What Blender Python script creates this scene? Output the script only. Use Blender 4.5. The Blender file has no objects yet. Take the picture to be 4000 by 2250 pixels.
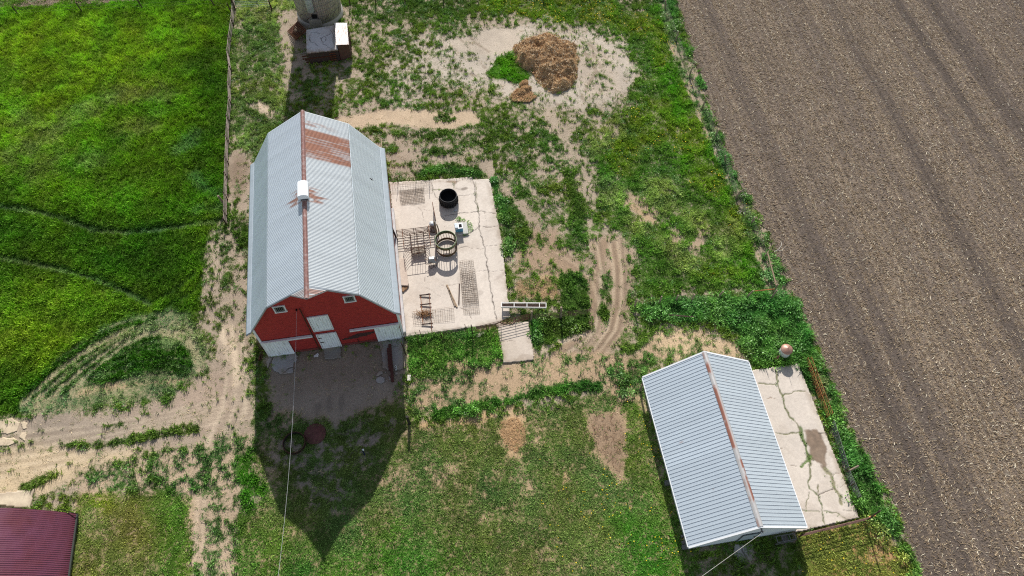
import bpy, math, random
import numpy as np
from mathutils import Vector, Matrix
random.seed(7); rng = np.random.default_rng(11)
scn = bpy.context.scene
COL = scn.collection

# ------------------------------------------------------------------ camera, world, sun, exposure
H = 62.5; PITCH = math.radians(59.32); ROLL = math.radians(-.18); FPX = 2900.5
_cp, _sp = math.cos(PITCH), math.sin(PITCH)
_fw = np.array([0, _cp, -_sp]); _rt = np.array([1., 0, 0]); _up = np.array([0, _sp, _cp])
_r2 = _rt*math.cos(ROLL)+_up*math.sin(ROLL); _u2 = -_rt*math.sin(ROLL)+_up*math.cos(ROLL)
cd = bpy.data.cameras.new('camera'); cam = bpy.data.objects.new('camera', cd); COL.objects.link(cam)
cd.lens = FPX/4000*36; cd.sensor_width = 36; cd.clip_end = 3000; cd.clip_start = .5
m = Matrix.Identity(4)
for i in range(3):
    m[i][0] = _r2[i]; m[i][1] = _u2[i]; m[i][2] = -_fw[i]
m[2][3] = H
cam.matrix_world = m
scn.camera = cam
SUN_AZ = math.radians(2.73); SUN_EL = math.radians(35.33)
w = bpy.data.worlds.new('World'); scn.world = w; w.use_nodes = True
nt = w.node_tree; bg = nt.nodes['Background']
sky = nt.nodes.new('ShaderNodeTexSky'); sky.sky_type = 'NISHITA'; sky.sun_disc = False
sky.sun_elevation = SUN_EL; sky.sun_rotation = -SUN_AZ; sky.air_density = 1.0; sky.dust_density = .6
hs = nt.nodes.new('ShaderNodeHueSaturation'); hs.inputs['Saturation'].default_value = .62
nt.links.new(sky.outputs[0], hs.inputs['Color']); nt.links.new(hs.outputs[0], bg.inputs[0]); bg.inputs[1].default_value = 0.076
sl = bpy.data.lights.new('sun', 'SUN'); sl.energy = 3.55; sl.angle = math.radians(.5); sl.color = (1, .97, .925)
so = bpy.data.objects.new('sun', sl); COL.objects.link(so)
so.rotation_euler = Vector((math.cos(SUN_EL)*math.sin(SUN_AZ), -math.cos(SUN_EL)*math.cos(SUN_AZ), -math.sin(SUN_EL))).to_track_quat('-Z', 'Y').to_euler()
scn.view_settings.view_transform = 'Standard'; scn.view_settings.look = 'None'
scn.view_settings.exposure = .88; scn.view_settings.gamma = 1
scn.cycles.use_denoising = False; scn.cycles.pixel_filter_type = 'BLACKMAN_HARRIS'; scn.cycles.filter_width = 1.15
scn.cycles.max_bounces = 5; scn.cycles.diffuse_bounces = 3; scn.cycles.transparent_max_bounces = 4
K = .66                                   # photo colour -> albedo

# ------------------------------------------------------------------ survey: picture reading -> point on the site
def G(u, v, z=0.):
    d = _fw+_r2*(u-2000)/FPX-_u2*(v-1125)/FPX
    t = (z-H)/d[2]
    return np.array([d[0]*t, d[1]*t, z])
def D(u, v, z=0.): return G(u*4000/2576, v*4000/2576, z)
BA = math.radians(8.95); BX, BY = -16.345, 30.785           # barn
SA = math.radians(8.96); SX, SY = 18.579, 12.971            # shed
def loc(p, o, a):
    c, s = math.cos(a), math.sin(a); x, y = p[0]-o[0], p[1]-o[1]
    return np.array([c*x+s*y, -s*x+c*y, p[2] if len(p) > 2 else 0])
def wld(x, y, z, o, a):
    c, s = math.cos(a), math.sin(a); return np.array([o[0]+c*x-s*y, o[1]+s*x+c*y, z])
def lin(c):
    c = np.array(c, float)/255.
    return np.where(c <= .04045, c/12.92, ((c+.055)/1.055)**2.4)
def A(*c, k=K): return lin(c)*k            # albedo from an sRGB reading

# ------------------------------------------------------------------ numpy noise
_T = [np.random.default_rng(100+i).random((256, 256)) for i in range(6)]
def vn(x, y, s, k=0):
    x = x/s+37.3*k; y = y/s+11.7*k
    xi = np.floor(x).astype(int); yi = np.floor(y).astype(int)
    fx = x-xi; fy = y-yi; fx = fx*fx*(3-2*fx); fy = fy*fy*(3-2*fy)
    t = _T[k % 6]; a = t[xi & 255, yi & 255]; b = t[(xi+1) & 255, yi & 255]; c = t[xi & 255, (yi+1) & 255]; d = t[(xi+1) & 255, (yi+1) & 255]
    return (a*(1-fx)+b*fx)*(1-fy)+(c*(1-fx)+d*fx)*fy
def fbm(x, y, s, k=0, o=4):
    r = 0; a = .5; t = 0
    for i in range(o):
        r = r+a*vn(x*(1+.02*i)+y*.3*i, y-x*.25*i, s/2**i, k+i); t += a; a *= .55
    return r/t
def sst(a, b, x):
    t = np.clip((x-a)/(b-a), 0, 1); return t*t*(3-2*t)
def segdist(x, y, P, closed=False):
    P = np.asarray(P)[:, :2]; n = len(P); d = np.full(x.shape, 1e9)
    for i in range(n if closed else n-1):
        a = P[i]; b = P[(i+1) % n]; ab = b-a; L = max(ab@ab, 1e-9)
        t = np.clip(((x-a[0])*ab[0]+(y-a[1])*ab[1])/L, 0, 1)
        d = np.minimum(d, np.hypot(x-a[0]-t*ab[0], y-a[1]-t*ab[1]))
    return d
def inside(x, y, P):
    P = np.asarray(P)[:, :2]; r = np.zeros(x.shape, bool); n = len(P)
    for i in range(n):
        x1, y1 = P[i]; x2, y2 = P[(i+1) % n]
        if y1 == y2: continue
        r ^= ((y1 > y) != (y2 > y)) & (x < (x2-x1)*(y-y1)/(y2-y1)+x1)
    return r

# ------------------------------------------------------------------ materials
MATS = {}
def nodes(name, rough=.8, metal=0., spec=.3):
    mt = bpy.data.materials.new(name); mt.use_nodes = True; t = mt.node_tree; b = t.nodes['Principled BSDF']
    b.inputs['Roughness'].default_value = rough; b.inputs['Metallic'].default_value = metal; b.inputs['Specular IOR Level'].default_value = spec
    MATS[name] = mt
    return mt, t, b
def N(t, kind, **kw):
    n = t.nodes.new('ShaderNode'+kind)
    for k, v in kw.items():
        if k in n.inputs: n.inputs[k].default_value = v
        else: setattr(n, k, v)
    return n
def noise_mul(t, src, scale, lo, hi, detail=4, coord='Object', stretch=None):
    """colour * (lo..hi noise)"""
    tc = N(t, 'TexCoord'); out = tc.outputs[coord]
    if stretch:
        mp = N(t, 'Mapping'); mp.inputs['Scale'].default_value = stretch; t.links.new(out, mp.inputs[0]); out = mp.outputs[0]
    n = N(t, 'TexNoise', Scale=scale, Detail=detail, Roughness=.65); t.links.new(out, n.inputs['Vector'])
    mr = N(t, 'MapRange'); mr.inputs[1].default_value = .3; mr.inputs[2].default_value = .7; mr.inputs[3].default_value = lo; mr.inputs[4].default_value = hi
    t.links.new(n.outputs[0], mr.inputs[0])
    vm = N(t, 'VectorMath', operation='SCALE'); t.links.new(src, vm.inputs[0]); t.links.new(mr.outputs[0], vm.inputs['Scale'])
    return vm.outputs[0], n.outputs[0]
def plain(name, c, rough=.8, metal=0., lo=.8, hi=1.15, scale=6., bump=.0, spec=.3, second=None, sscale=3., sth=(.5, .62), stretch=None):
    mt, t, b = nodes(name, rough, metal, spec)
    rgb = N(t, 'RGB'); rgb.outputs[0].default_value = (*c, 1); src = rgb.outputs[0]
    if second is not None:
        tc = N(t, 'TexCoord'); n = N(t, 'TexNoise', Scale=sscale, Detail=5., Roughness=.7)
        if stretch:
            mp = N(t, 'Mapping'); mp.inputs['Scale'].default_value = stretch; t.links.new(tc.outputs['Object'], mp.inputs[0]); t.links.new(mp.outputs[0], n.inputs['Vector'])
        else: t.links.new(tc.outputs['Object'], n.inputs['Vector'])
        mr = N(t, 'MapRange'); mr.inputs[1].default_value = sth[0]; mr.inputs[2].default_value = sth[1]; t.links.new(n.outputs[0], mr.inputs[0])
        mx = N(t, 'Mix', data_type='RGBA'); t.links.new(mr.outputs[0], mx.inputs['Factor']); t.links.new(src, mx.inputs[6]); mx.inputs[7].default_value = (*second, 1); src = mx.outputs[2]
    o, nz = noise_mul(t, src, scale, lo, hi, stretch=stretch)
    t.links.new(o, b.inputs['Base Color'])
    if bump:
        bp = N(t, 'Bump', Strength=1., Distance=bump); t.links.new(nz, bp.inputs['Height']); t.links.new(bp.outputs[0], b.inputs['Normal'])
    return mt
def attr_mat(name, rough=.9, metal=0., lo=.85, hi=1.12, scale=7., bump=.0, spec=.2, transl=0.):
    mt, t, b = nodes(name, rough, metal, spec)
    a = N(t, 'Attribute', attribute_name='col'); src = a.outputs['Color']
    if hi > lo:
        src, nz = noise_mul(t, src, scale, lo, hi)
        if bump:
            bp = N(t, 'Bump', Strength=1., Distance=bump); t.links.new(nz, bp.inputs['Height']); t.links.new(bp.outputs[0], b.inputs['Normal'])
    t.links.new(src, b.inputs['Base Color'])
    if transl:
        tr = N(t, 'BsdfTranslucent'); t.links.new(src, tr.inputs[0]); ms = N(t, 'MixShader'); ms.inputs[0].default_value = transl
        t.links.new(b.outputs[0], ms.inputs[1]); t.links.new(tr.outputs[0], ms.inputs[2]); t.links.new(ms.outputs[0], t.nodes['Material Output'].inputs[0])
    return mt

# ------------------------------------------------------------------ mesh helpers
def tag(o, label=None, cat=None, group=None, kind=None):
    if label: o['label'] = label
    if cat: o['category'] = cat
    if group: o['group'] = group
    if kind: o['kind'] = kind
    return o
def thing(name, label, cat, at=(0, 0, 0), rz=0., group=None):
    o = bpy.data.objects.new(name, None); COL.objects.link(o); o.empty_display_size = .3
    o.location = tuple(float(q) for q in at); o.rotation_euler = (0, 0, rz)
    return tag(o, label, cat, group)
def mesh_np(name, V, Fq, mat, cols=None, parent=None, smooth=False, attrs=None):
    """V n x 3, Fq m x k faces; cols n x 3 per vertex"""
    V = np.ascontiguousarray(V, np.float32); Fq = np.ascontiguousarray(Fq, np.int32); k = Fq.shape[1]
    me = bpy.data.meshes.new(name); me.vertices.add(len(V)); me.vertices.foreach_set('co', V.ravel())
    me.loops.add(Fq.size); me.loops.foreach_set('vertex_index', Fq.ravel())
    me.polygons.add(len(Fq)); me.polygons.foreach_set('loop_start', np.arange(0, Fq.size, k, dtype=np.int32))
    me.polygons.foreach_set('loop_total', np.full(len(Fq), k, np.int32))
    if smooth: me.polygons.foreach_set('use_smooth', np.ones(len(Fq), bool))
    me.update(calc_edges=True)
    al = dict(attrs or {})
    if cols is not None: al['col'] = cols
    for an, c in al.items():
        if c.ndim == 2:
            a = me.attributes.new(an, 'FLOAT_COLOR', 'POINT'); cc = np.ones((len(V), 4), np.float32); cc[:, :3] = c; a.data.foreach_set('color', cc.ravel())
        else:
            a = me.attributes.new(an, 'FLOAT', 'POINT'); a.data.foreach_set('value', c.astype(np.float32))
    me.materials.append(mat)
    o = bpy.data.objects.new(name, me); COL.objects.link(o)
    if parent: o.parent = parent
    return o
class MB:
    def __init__(s): s.v = []; s.f = []
    def add(s, vs, fs):
        n = len(s.v); s.v += [tuple(map(float, q)) for q in vs]; s.f += [tuple(n+i for i in f) for f in fs]; return s
    def box(s, c, d, rz=0., rx=0., ry=0.):
        R = Matrix.Rotation(rz, 3, 'Z') @ Matrix.Rotation(ry, 3, 'Y') @ Matrix.Rotation(rx, 3, 'X'); c = Vector([float(q) for q in c]); vs = []
        for z in (-.5, .5):
            for x, y in ((-.5, -.5), (.5, -.5), (.5, .5), (-.5, .5)): vs.append(c+R @ Vector((x*d[0], y*d[1], z*d[2])))
        return s.add(vs, [(3, 2, 1, 0), (4, 5, 6, 7), (0, 1, 5, 4), (1, 2, 6, 5), (2, 3, 7, 6), (3, 0, 4, 7)])
    def quad(s, a, b, c, d, t=.03):
        """plate with thickness t below its normal"""
        a, b, c, d = [Vector([float(i) for i in q]) for q in (a, b, c, d)]; n = (b-a).cross(d-a).normalized()*t
        return s.add([a, b, c, d, a-n, b-n, c-n, d-n], [(0, 1, 2, 3), (7, 6, 5, 4), (0, 4, 5, 1), (1, 5, 6, 2), (2, 6, 7, 3), (3, 7, 4, 0)])
    def tube(s, P, r, seg=6, closed=False, r2=None):
        P = [Vector([float(i) for i in q]) for q in P]; n = len(P); vs = []; fs = []
        for i, p in enumerate(P):
            if closed: t = P[(i+1) % n]-P[i-1]
            else: t = P[min(i+1, n-1)]-P[max(i-1, 0)]
            t.normalize(); a = Vector((0, 0, 1)) if abs(t.z) < .9 else Vector((1, 0, 0)); u = t.cross(a).normalized(); w_ = t.cross(u)
            rr = r if r2 is None else r+(r2-r)*i/max(n-1, 1)
            for k in range(seg):
                g = 2*math.pi*k/seg; vs.append(p+u*math.cos(g)*rr+w_*math.sin(g)*rr)
        for i in range(n if closed else n-1):
            j = (i+1) % n
            for k in range(seg): fs.append((i*seg+k, i*seg+(k+1) % seg, j*seg+(k+1) % seg, j*seg+k))
        if not closed: fs += [tuple(range(seg))[::-1], tuple((n-1)*seg+k for k in range(seg))]
        return s.add(vs, fs)
    def lathe(s, prof, c=(0, 0, 0), seg=28, cap=True, a0=0, wob=0):
        vs = []; fs = []; n = len(prof)
        for i, (r, z) in enumerate(prof):
            for k in range(seg):
                g = 2*math.pi*k/seg+a0; rr = r*(1+wob*math.sin(3*g+1)); vs.append((c[0]+rr*math.cos(g), c[1]+rr*math.sin(g), c[2]+z))
        for i in range(n-1):
            for k in range(seg): fs.append((i*seg+k, i*seg+(k+1) % seg, (i+1)*seg+(k+1) % seg, (i+1)*seg+k))
        if cap: fs += [tuple(range(seg))[::-1], tuple((n-1)*seg+k for k in range(seg))]
        return s.add(vs, fs)
    def prism(s, poly, z0, z1):
        n = len(poly); return s.add([(p[0], p[1], z0) for p in poly]+[(p[0], p[1], z1) for p in poly],
            [tuple(range(n))[::-1], tuple(range(n, 2*n))]+[(i, (i+1) % n, n+(i+1) % n, n+i) for i in range(n)])
    def build(s, name, mat, parent=None, smooth=False, bevel=0):
        me = bpy.data.meshes.new(name); me.from_pydata(s.v, [], s.f); me.update(); me.materials.append(mat)
        if smooth: me.polygons.foreach_set('use_smooth', [True]*len(me.polygons))
        o = bpy.data.objects.new(name, me); COL.objects.link(o)
        if parent: o.parent = parent
        if bevel:
            b = o.modifiers.new('bevel', 'BEVEL'); b.width = bevel; b.segments = 2; b.limit_method = 'ANGLE'
        return o
def split_build(mb, name, mat, parent=None, bevel=0):
    """one object for every connected piece"""
    lab = list(range(len(mb.v)))
    def find(i):
        while lab[i] != i: lab[i] = lab[lab[i]]; i = lab[i]
        return i
    for f in mb.f:
        for q in f[1:]: lab[find(q)] = find(f[0])
    g = {}
    for f in mb.f: g.setdefault(find(f[0]), []).append(f)
    out = []
    for fs in g.values():
        us = sorted({i for f in fs for i in f}); mp = {u: k for k, u in enumerate(us)}; m2 = MB(); m2.add([mb.v[u] for u in us], [tuple(mp[i] for i in f) for f in fs]); out.append(m2.build(name, mat, parent, bevel=bevel))
    return out[0]
def copy_tree(o, parent=None):
    c = o.copy(); COL.objects.link(c); c.parent = parent
    for ch in list(o.children): copy_tree(ch, c)
    return c

# ------------------------------------------------------------------ ground cover map (what grows where)
def W2(pts): return [tuple(D(*p)[:2]) for p in pts]
# real colours of the stuff
HAY = A(104, 144, 30, k=1.0); HAYD = A(54, 98, 16, k=1.0); HAYY = A(146, 172, 42, k=1.0); HAYP = A(138, 150, 82, k=1.0)
PAS = A(102, 128, 46, k=1.0); PASD = A(86, 114, 42, k=1.0); PALE = A(140, 160, 88, k=1.0); PASY = A(112, 138, 36, k=1.0)
LAWN = A(100, 122, 58, k=1.0); LAWNB = A(74, 132, 30, k=1.0); OLIVE = A(124, 138, 62, k=1.0); WEED = A(84, 128, 56, k=1.05); FLAT = A(118, 142, 88, k=1.0)
DIRT = A(182, 164, 143); SAND = A(220, 198, 170); PSAND = A(206, 192, 174); BRN = A(146, 126, 106); GREY = A(164, 149, 134); STRAW = A(212, 176, 132); TAN = A(196, 168, 132); RUT = A(178, 155, 131)
PAINT = []
def poly(pts, f=1.2, nz=1.2, a=1., **ch): PAINT.append(('p', W2(pts), f, nz, a, ch))
def line(pts, wd, f=.5, nz=.5, a=1., **ch): PAINT.append(('l', W2(pts), f, nz, a, ch, wd))
def blob(u, v, ru, rv, rot=0., f=.8, nz=.8, a=1., **ch):
    P = []
    for k in range(14):
        g = 2*math.pi*k/14; x, y = ru*math.cos(g), rv*math.sin(g); P.append((u+x*math.cos(rot)-y*math.sin(rot), v+x*math.sin(rot)+y*math.cos(rot)))
    poly(P, f, nz, a, **ch)
# hayfield on the left
poly([(-400, 40), (330, 3), (584, -30), (578, 120), (574, 300), (571, 520), (545, 548), (522, 600), (508, 700), (500, 780), (400, 790), (280, 850), (130, 935), (50, 1045), (-400, 1060)], .4, .5, cov=1.15, g=HAY, d=A(100, 110, 50), h=.34)
poly([(-400, 500), (560, 560), (520, 640), (500, 790), (380, 800), (120, 945), (60, 1045), (-400, 1050)], 6, 3, .62, g=HAYD)
poly([(-60, 50), (560, 30), (500, 150), (200, 330), (-60, 420)], 8, 3, .5, g=HAYY)
poly([(480, 100), (572, 100), (570, 520), (430, 470), (500, 300)], 5, 2, .6, g=HAYD)
for q in ([(60, 380), (200, 290), (330, 225)], [(50, 300), (130, 330)], [(80, 430), (160, 390), (240, 400)], [(300, 330), (400, 280)], [(250, 250), (420, 250)]):
    line(q, 1.8, 3., 3.5, .5, g=HAYP)
for q in ([(480, 440), (540, 490)], [(500, 530), (560, 520)], [(450, 380), (500, 330)]): line(q, 1.0, 1.5, 1.2, .5, g=A(120, 160, 100, k=1.))
poly([(-400, 930), (60, 960), (45, 1045), (-400, 1055)], 3, 2, .5, g=HAYD)
poly([(-60, 720), (200, 700), (380, 760), (120, 900), (-60, 900)], 6, 2, .45, g=HAYY)
# wheel tracks pressed through the hay
def track(pts, wd=.55, side=.6, c=FLAT):
    line(pts, wd*.9, .3, .12, .8, g=c, h=.1, cov=1.1)
    q = [(x, y-6) for x, y in pts]; line(q, .5, .4, .15, .9, g=HAYD*.6)
track([(-40, 516), (60, 528), (150, 548), (240, 580), (330, 586), (430, 574), (520, 562), (570, 556)])
track([(-40, 648), (60, 658), (160, 680), (250, 705), (320, 735), (375, 765)])
line([(375, 765), (440, 730), (490, 690)], .5, .4, .3, .8, g=HAYD*.8, h=.1)
line([(430, 765), (480, 740), (515, 700)], .5, .4, .3, .8, g=HAYD*.8, h=.1)
# turning circle
poly([(380, 775), (450, 785), (500, 820), (525, 870), (515, 920), (470, 960), (400, 1000), (250, 1030), (60, 1045), (55, 1020), (110, 950), (180, 880), (270, 820)], .8, 1., cov=.72, g=FLAT, d=A(176, 164, 128), h=.13, q=.3)
poly([(210, 960), (230, 935), (300, 885), (350, 855), (400, 840), (450, 855), (478, 885), (485, 920), (470, 940), (400, 935), (330, 945), (260, 965)], .5, .4, cov=1.1, g=HAYD, h=.34)
for q in ([(74, 990), (150, 915), (240, 852), (320, 818), (390, 802)], [(70, 985), (140, 925), (220, 865), (300, 825), (380, 805)], [(120, 985), (180, 930), (260, 868), (350, 828), (430, 822), (470, 845)], [(160, 975), (230, 915), (300, 868), (340, 848)]):
    line(q, .5, .35, .4, .95, cov=1.1, g=HAYD*1.05, h=.32)
for q in ([(236, 946), (300, 910), (360, 880), (420, 872)], [(250, 955), (330, 915), (420, 900), (478, 905)], [(300, 895), (360, 866), (400, 858)]): line(q, .25, .3, .12, .75, g=FLAT, h=.1, cov=.9)
blob(425, 862, 26, 12, .2, 1, 1, .8, g=A(150, 172, 110, k=1.), h=.25)
for q in ([(60, 1010), (140, 940), (230, 872), (320, 830), (400, 818), (450, 830)], [(130, 990), (200, 930), (290, 868), (370, 838), (440, 842), (490, 880), (500, 930)]):
    line(q, .5, .4, .5, .85, cov=.45, g=A(152, 160, 116, k=1.), h=.07)
line([(210, 972), (270, 960), (340, 945), (410, 938), (470, 944)], .3, .3, .3, .9, g=HAYD*.75, cov=1)
line([(230, 950), (330, 925), (420, 915), (470, 925)], .25, .25, .3, .8, g=FLAT, h=.1)
line([(205, 985), (300, 970), (400, 962), (460, 958)], .7, .7, .6, .8, cov=.3, d=TAN)
line([(90, 1010), (200, 990), (330, 985), (440, 975)], 1.2, 1., 1., .5, cov=.45)
for k in range(7):
    f_ = k/6; q = [(60+120*f_, 1005-20*f_), (150+90*f_, 930-5*f_), (250+60*f_, 868+2*f_), (330+30*f_, 828+10*f_), (400+15*f_, 806+22*f_), (455+10*f_, 812+26*f_), (500-8*f_, 850+25*f_)]
    line(q, .3, .3, .1, .9, g=(HAYD if k % 2 else A(176, 180, 140, k=1.)), cov=(1.1 if k % 2 else .35), h=(.3 if k % 2 else .06))
for q in ([(150, 1010), (260, 1000), (350, 1008)], [(330, 965), (440, 985)]): line(q, .6, .5, .5, .7, cov=.9, g=FLAT)
# yard between left fence and barn
poly([(590, -20), (760, -20), (745, 80), (725, 200), (715, 280), (665, 340), (630, 410), (590, 430), (578, 300)], 1, 1, cov=.88, g=PALE, d=DIRT, h=.2)
poly([(590, 60), (700, 60), (700, 330), (580, 330)], 4, 2.5, .6, g=PASD, cov=.85)
blob(665, 272, 26, 14, .6, cov=.15, d=SAND)
poly([(580, 380), (640, 350), (640, 480), (640, 620), (590, 560), (572, 520)], 1, 1, cov=.28, d=DIRT)
blob(600, 440, 20, 60, 0, 1.5, 1, .8, cov=.12, d=BRN)
poly([(560, 560), (640, 560), (640, 840), (600, 845), (520, 800), (520, 640)], 1, 1.2, cov=.62, g=PASD, d=DIRT)
line([(545, 620), (535, 700), (530, 790), (540, 860)], 1.6, 1.4, 1, .8, cov=.25, d=DIRT)
line([(600, 640), (595, 720), (590, 800)], 1.2, 1, 1, .7, cov=.25, d=DIRT)
blob(615, 590, 16, 30, 0, 1, .8, cov=1, g=PASD, h=.3)
poly([(700, 30), (765, 20), (770, 180), (740, 260), (722, 240), (706, 120)], 1, .8, cov=.08, d=DIRT)
# sandy lane west of the barn and the road
poly([(560, 830), (600, 800), (645, 850), (645, 1000), (640, 1110), (480, 1110), (200, 1130), (-60, 1130), (-400, 1060), (60, 1050), (250, 1040), (420, 1010), (510, 960), (530, 900)], .9, 1.3, cov=.12, q=.75, d=DIRT)
poly([(500, 940), (570, 900), (600, 960), (600, 1060), (420, 1100), (300, 1040), (440, 1010)], 2.5, 1.5, .9, cov=.05, d=A(184, 162, 142))
line([(575, 840), (590, 900), (600, 960)], 1.2, .8, .8, .9, cov=.04, d=SAND)
line([(615, 830), (625, 920), (640, 1000)], 1.6, 1., 1., .8, cov=.55, g=PAS)
poly([(-400, 1140), (-60, 1140), (120, 1120), (330, 1130), (360, 1160), (240, 1180), (180, 1230), (90, 1235), (-60, 1260), (-400, 1300)], 1.5, 1.5, .95, cov=.02, q=.5, d=A(222, 198, 162))
line([(100, 1070), (300, 1085), (440, 1070)], 2.2, 2, 1, .6, cov=.04, d=GREY)
line([(170, 1120), (260, 1118), (330, 1108)], .55, .35, .6, cov=1.0, g=PASD, h=.25)
line([(360, 1100), (430, 1082), (490, 1078)], .5, .35, .6, cov=1.0, g=PASD, h=.25)
line([(240, 1073), (305, 1068)], .25, .25, .3, cov=.9, g=PASD, h=.2)
line([(60, 1225), (110, 1205), (140, 1196)], .6, .4, .5, cov=1.0, g=PAS, h=.25)
poly([(180, 1180), (330, 1150), (480, 1140), (600, 1090), (640, 1100), (660, 1160), (640, 1200), (610, 1290), (600, 1470), (480, 1470), (490, 1290), (380, 1245), (200, 1250)], 1.5, 1.6, cov=.5, g=A(84, 120, 56, k=1.), d=A(198, 174, 146))
line([(330, 1165), (370, 1190), (400, 1230), (440, 1260)], .8, .6, .8, .9, cov=1., g=PASD, h=.2)
poly([(600, 1150), (640, 1120), (690, 1240), (730, 1330), (820, 1420), (830, 1480), (600, 1480), (606, 1300)], 1.2, 1.2, cov=.93, g=LAWNB, h=.14)
poly([(190, 1245), (300, 1240), (400, 1250), (480, 1270), (482, 1480), (150, 1480), (185, 1340)], 1, 1, cov=1.0, g=OLIVE, d=TAN, h=.1)
poly([(350, 1260), (470, 1270), (482, 1480), (420, 1480)], 3, 1.5, .8, g=LAWNB)
blob(255, 1262, 35, 14, .3, 1.2, .8, .8, g=A(130, 150, 30, k=1.))
blob(330, 1330, 60, 60, 0, 4, 2, .5, g=A(132, 128, 70, k=1.))
line([(505, 1270), (500, 1360), (500, 1480)], 1.2, .8, .7, .9, cov=.22, d=A(200, 176, 148))
line([(575, 1270), (572, 1360), (565, 1480)], 1.0, .8, .7, .9, cov=.2, d=A(200, 176, 148))
line([(540, 1280), (536, 1480)], .8, .7, .7, .8, cov=.65, g=A(96, 124, 66, k=1.))
for k in range(11):
    o_ = k*13; q = [(-80, 1100+o_*.9), (120, 1082+o_*.75), (300, 1060+o_*.55), (460, 1030+o_*.42), (560, 1000+o_*.45), (640, 985+o_*.5)]
    line(q, .25, .35, .35, .45, d=(A(156, 138, 118) if k % 2 else A(224, 204, 176)))
for k in range(6):
    q = [(560+11*k, 820), (566+12*k, 880), (570+12*k, 950), (560+14*k, 1030), (520+16*k, 1120)]; line(q, .25, .35, .3, .5, d=(A(158, 140, 120) if k % 2 else A(222, 202, 174)), cov=.05)
for k in range(4): line([(498+8*k, 1250), (494+8*k, 1360), (490+8*k, 1480)], .2, .3, .2, .5, d=(A(166, 146, 124) if k % 2 else A(214, 192, 164)), cov=.1)
# lawn south of the barn
poly([(645, 1060), (700, 1010), (1020, 1000), (1040, 1080), (1200, 1050), (1420, 1010), (1560, 980), (1625, 985), (1640, 1060), (1730, 1400), (1735, 1500), (600, 1500), (610, 1300), (690, 1240), (645, 1130)], 1.2, 1.2, cov=.97, g=LAWN, d=TAN, h=.11, q=.7)
poly([(640, 1330), (820, 1420), (1000, 1300), (1200, 1420), (1200, 1500), (600, 1500)], 5, 2, .7, g=LAWNB)
poly([(1560, 990), (1620, 990), (1720, 1400), (1700, 1500), (1600, 1500), (1560, 1200)], 2, 1.5, .6, g=A(104, 138, 44, k=1.), y=.5)
poly([(1380, 1180), (1550, 1180), (1640, 1250), (1680, 1400), (1400, 1400)], 5, 2, .6, g=A(106, 130, 62, k=1.), y=.45)
poly([(1540, 1300), (1600, 1500), (1730, 1500), (1700, 1330)], 3, 1.5, .8, g=LAWNB)
poly([(1020, 1060), (1150, 1060), (1160, 1200), (1000, 1230), (960, 1180)], 2.5, 2, .55, cov=.65, d=A(188, 160, 130))
for u, v, a, b in ((975, 1200, 34, 16), (1130, 1180, 30, 22), (1170, 1100, 25, 30), (1210, 1105, 12, 26), (1350, 1080, 30, 40), (1420, 1200, 12, 24), (1110, 1080, 30, 12), (720, 1230, 20, 40), (700, 1130, 40, 16), (760, 1060, 60, 14), (870, 1090, 50, 20), (1300, 1200, 40, 30), (1240, 1300, 30, 10)):
    blob(u, v, a, b, 0, 2., 1.8, .5, cov=.45, d=A(186, 158, 130))
blob(1420, 1200, 8, 22, 0, .5, .5, .9, cov=.15, d=STRAW)
blob(1290, 1092, 36, 50, .1, 1.3, .9, cov=.05, d=STRAW)
poly([(1480, 1040), (1550, 1035), (1572, 1080), (1572, 1130), (1562, 1180), (1558, 1200), (1545, 1185), (1500, 1130)], 1.2, .9, cov=.05, d=A(168, 142, 116))
poly([(1545, 1055), (1700, 1000), (1760, 1200), (1660, 1230), (1600, 1200)], 2, 1, .3, g=LAWN)
poly([(650, 1080), (1010, 1020), (1015, 1080), (900, 1250), (840, 1300), (720, 1260)], 2, 2, .9, cov=.74, q=1.5, d=A(150, 140, 130))
# barn forecourt
poly([(665, 900), (720, 880), (1020, 850), (1022, 960), (1000, 1010), (930, 1045), (820, 1062), (740, 1060), (680, 1010), (655, 950)], 2., 1.8, cov=.02, d=A(164, 148, 132), q=.7)
poly([(700, 980), (1000, 960), (930, 1035), (820, 1050), (730, 1040)], 3, 2, .6, d=A(178, 164, 148))
for u, v, a, b in ((828, 1015, 7, 22), (860, 1010, 6, 26), (800, 1030, 6, 14)): blob(u, v, a, b, .1, .5, .5, .35, d=A(96, 90, 84))
line([(645, 900), (650, 960), (665, 1030)], 1.2, .8, .7, .9, cov=.95, g=PASD, h=.2)
# upper pasture
poly([(860, -60), (1690, -60), (1700, 90), (1760, 300), (1840, 480), (1900, 640), (1930, 745), (1590, 760), (1500, 700), (1280, 700), (1240, 450), (1000, 440), (960, 360), (850, 300), (845, 170), (880, 100)], 1.2, 1.2, cov=.58, g=PAS, d=DIRT, h=.17)
poly([(880, -60), (1690, -60), (1690, 60), (1440, 62), (1300, 30), (1100, 40), (900, 50)], 1, 1.2, .9, cov=.85, g=PASD)
poly([(1230, -60), (1560, -60), (1540, 55), (1400, 62), (1300, 40), (1200, 30)], 1.2, 1.2, .9, cov=1.0, g=PASY, y=.9)
poly([(980, 130), (1110, 110), (1130, 190), (1080, 260), (1010, 280), (930, 200)], 2.5, 2, .5, cov=.28, d=PSAND)
poly([(1080, 120), (1200, 90), (1330, 62), (1440, 62), (1480, 90), (1590, 110), (1620, 180), (1560, 250), (1470, 290), (1400, 262), (1290, 262), (1220, 210), (1110, 230), (1100, 170)], 3.6, 3., cov=.08, d=PSAND, q=.95)
poly([(1000, 90), (1180, 70), (1240, 90), (1200, 200), (1060, 200), (1000, 150)], 3, 2.5, .6, cov=.25, d=PSAND)
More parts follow.
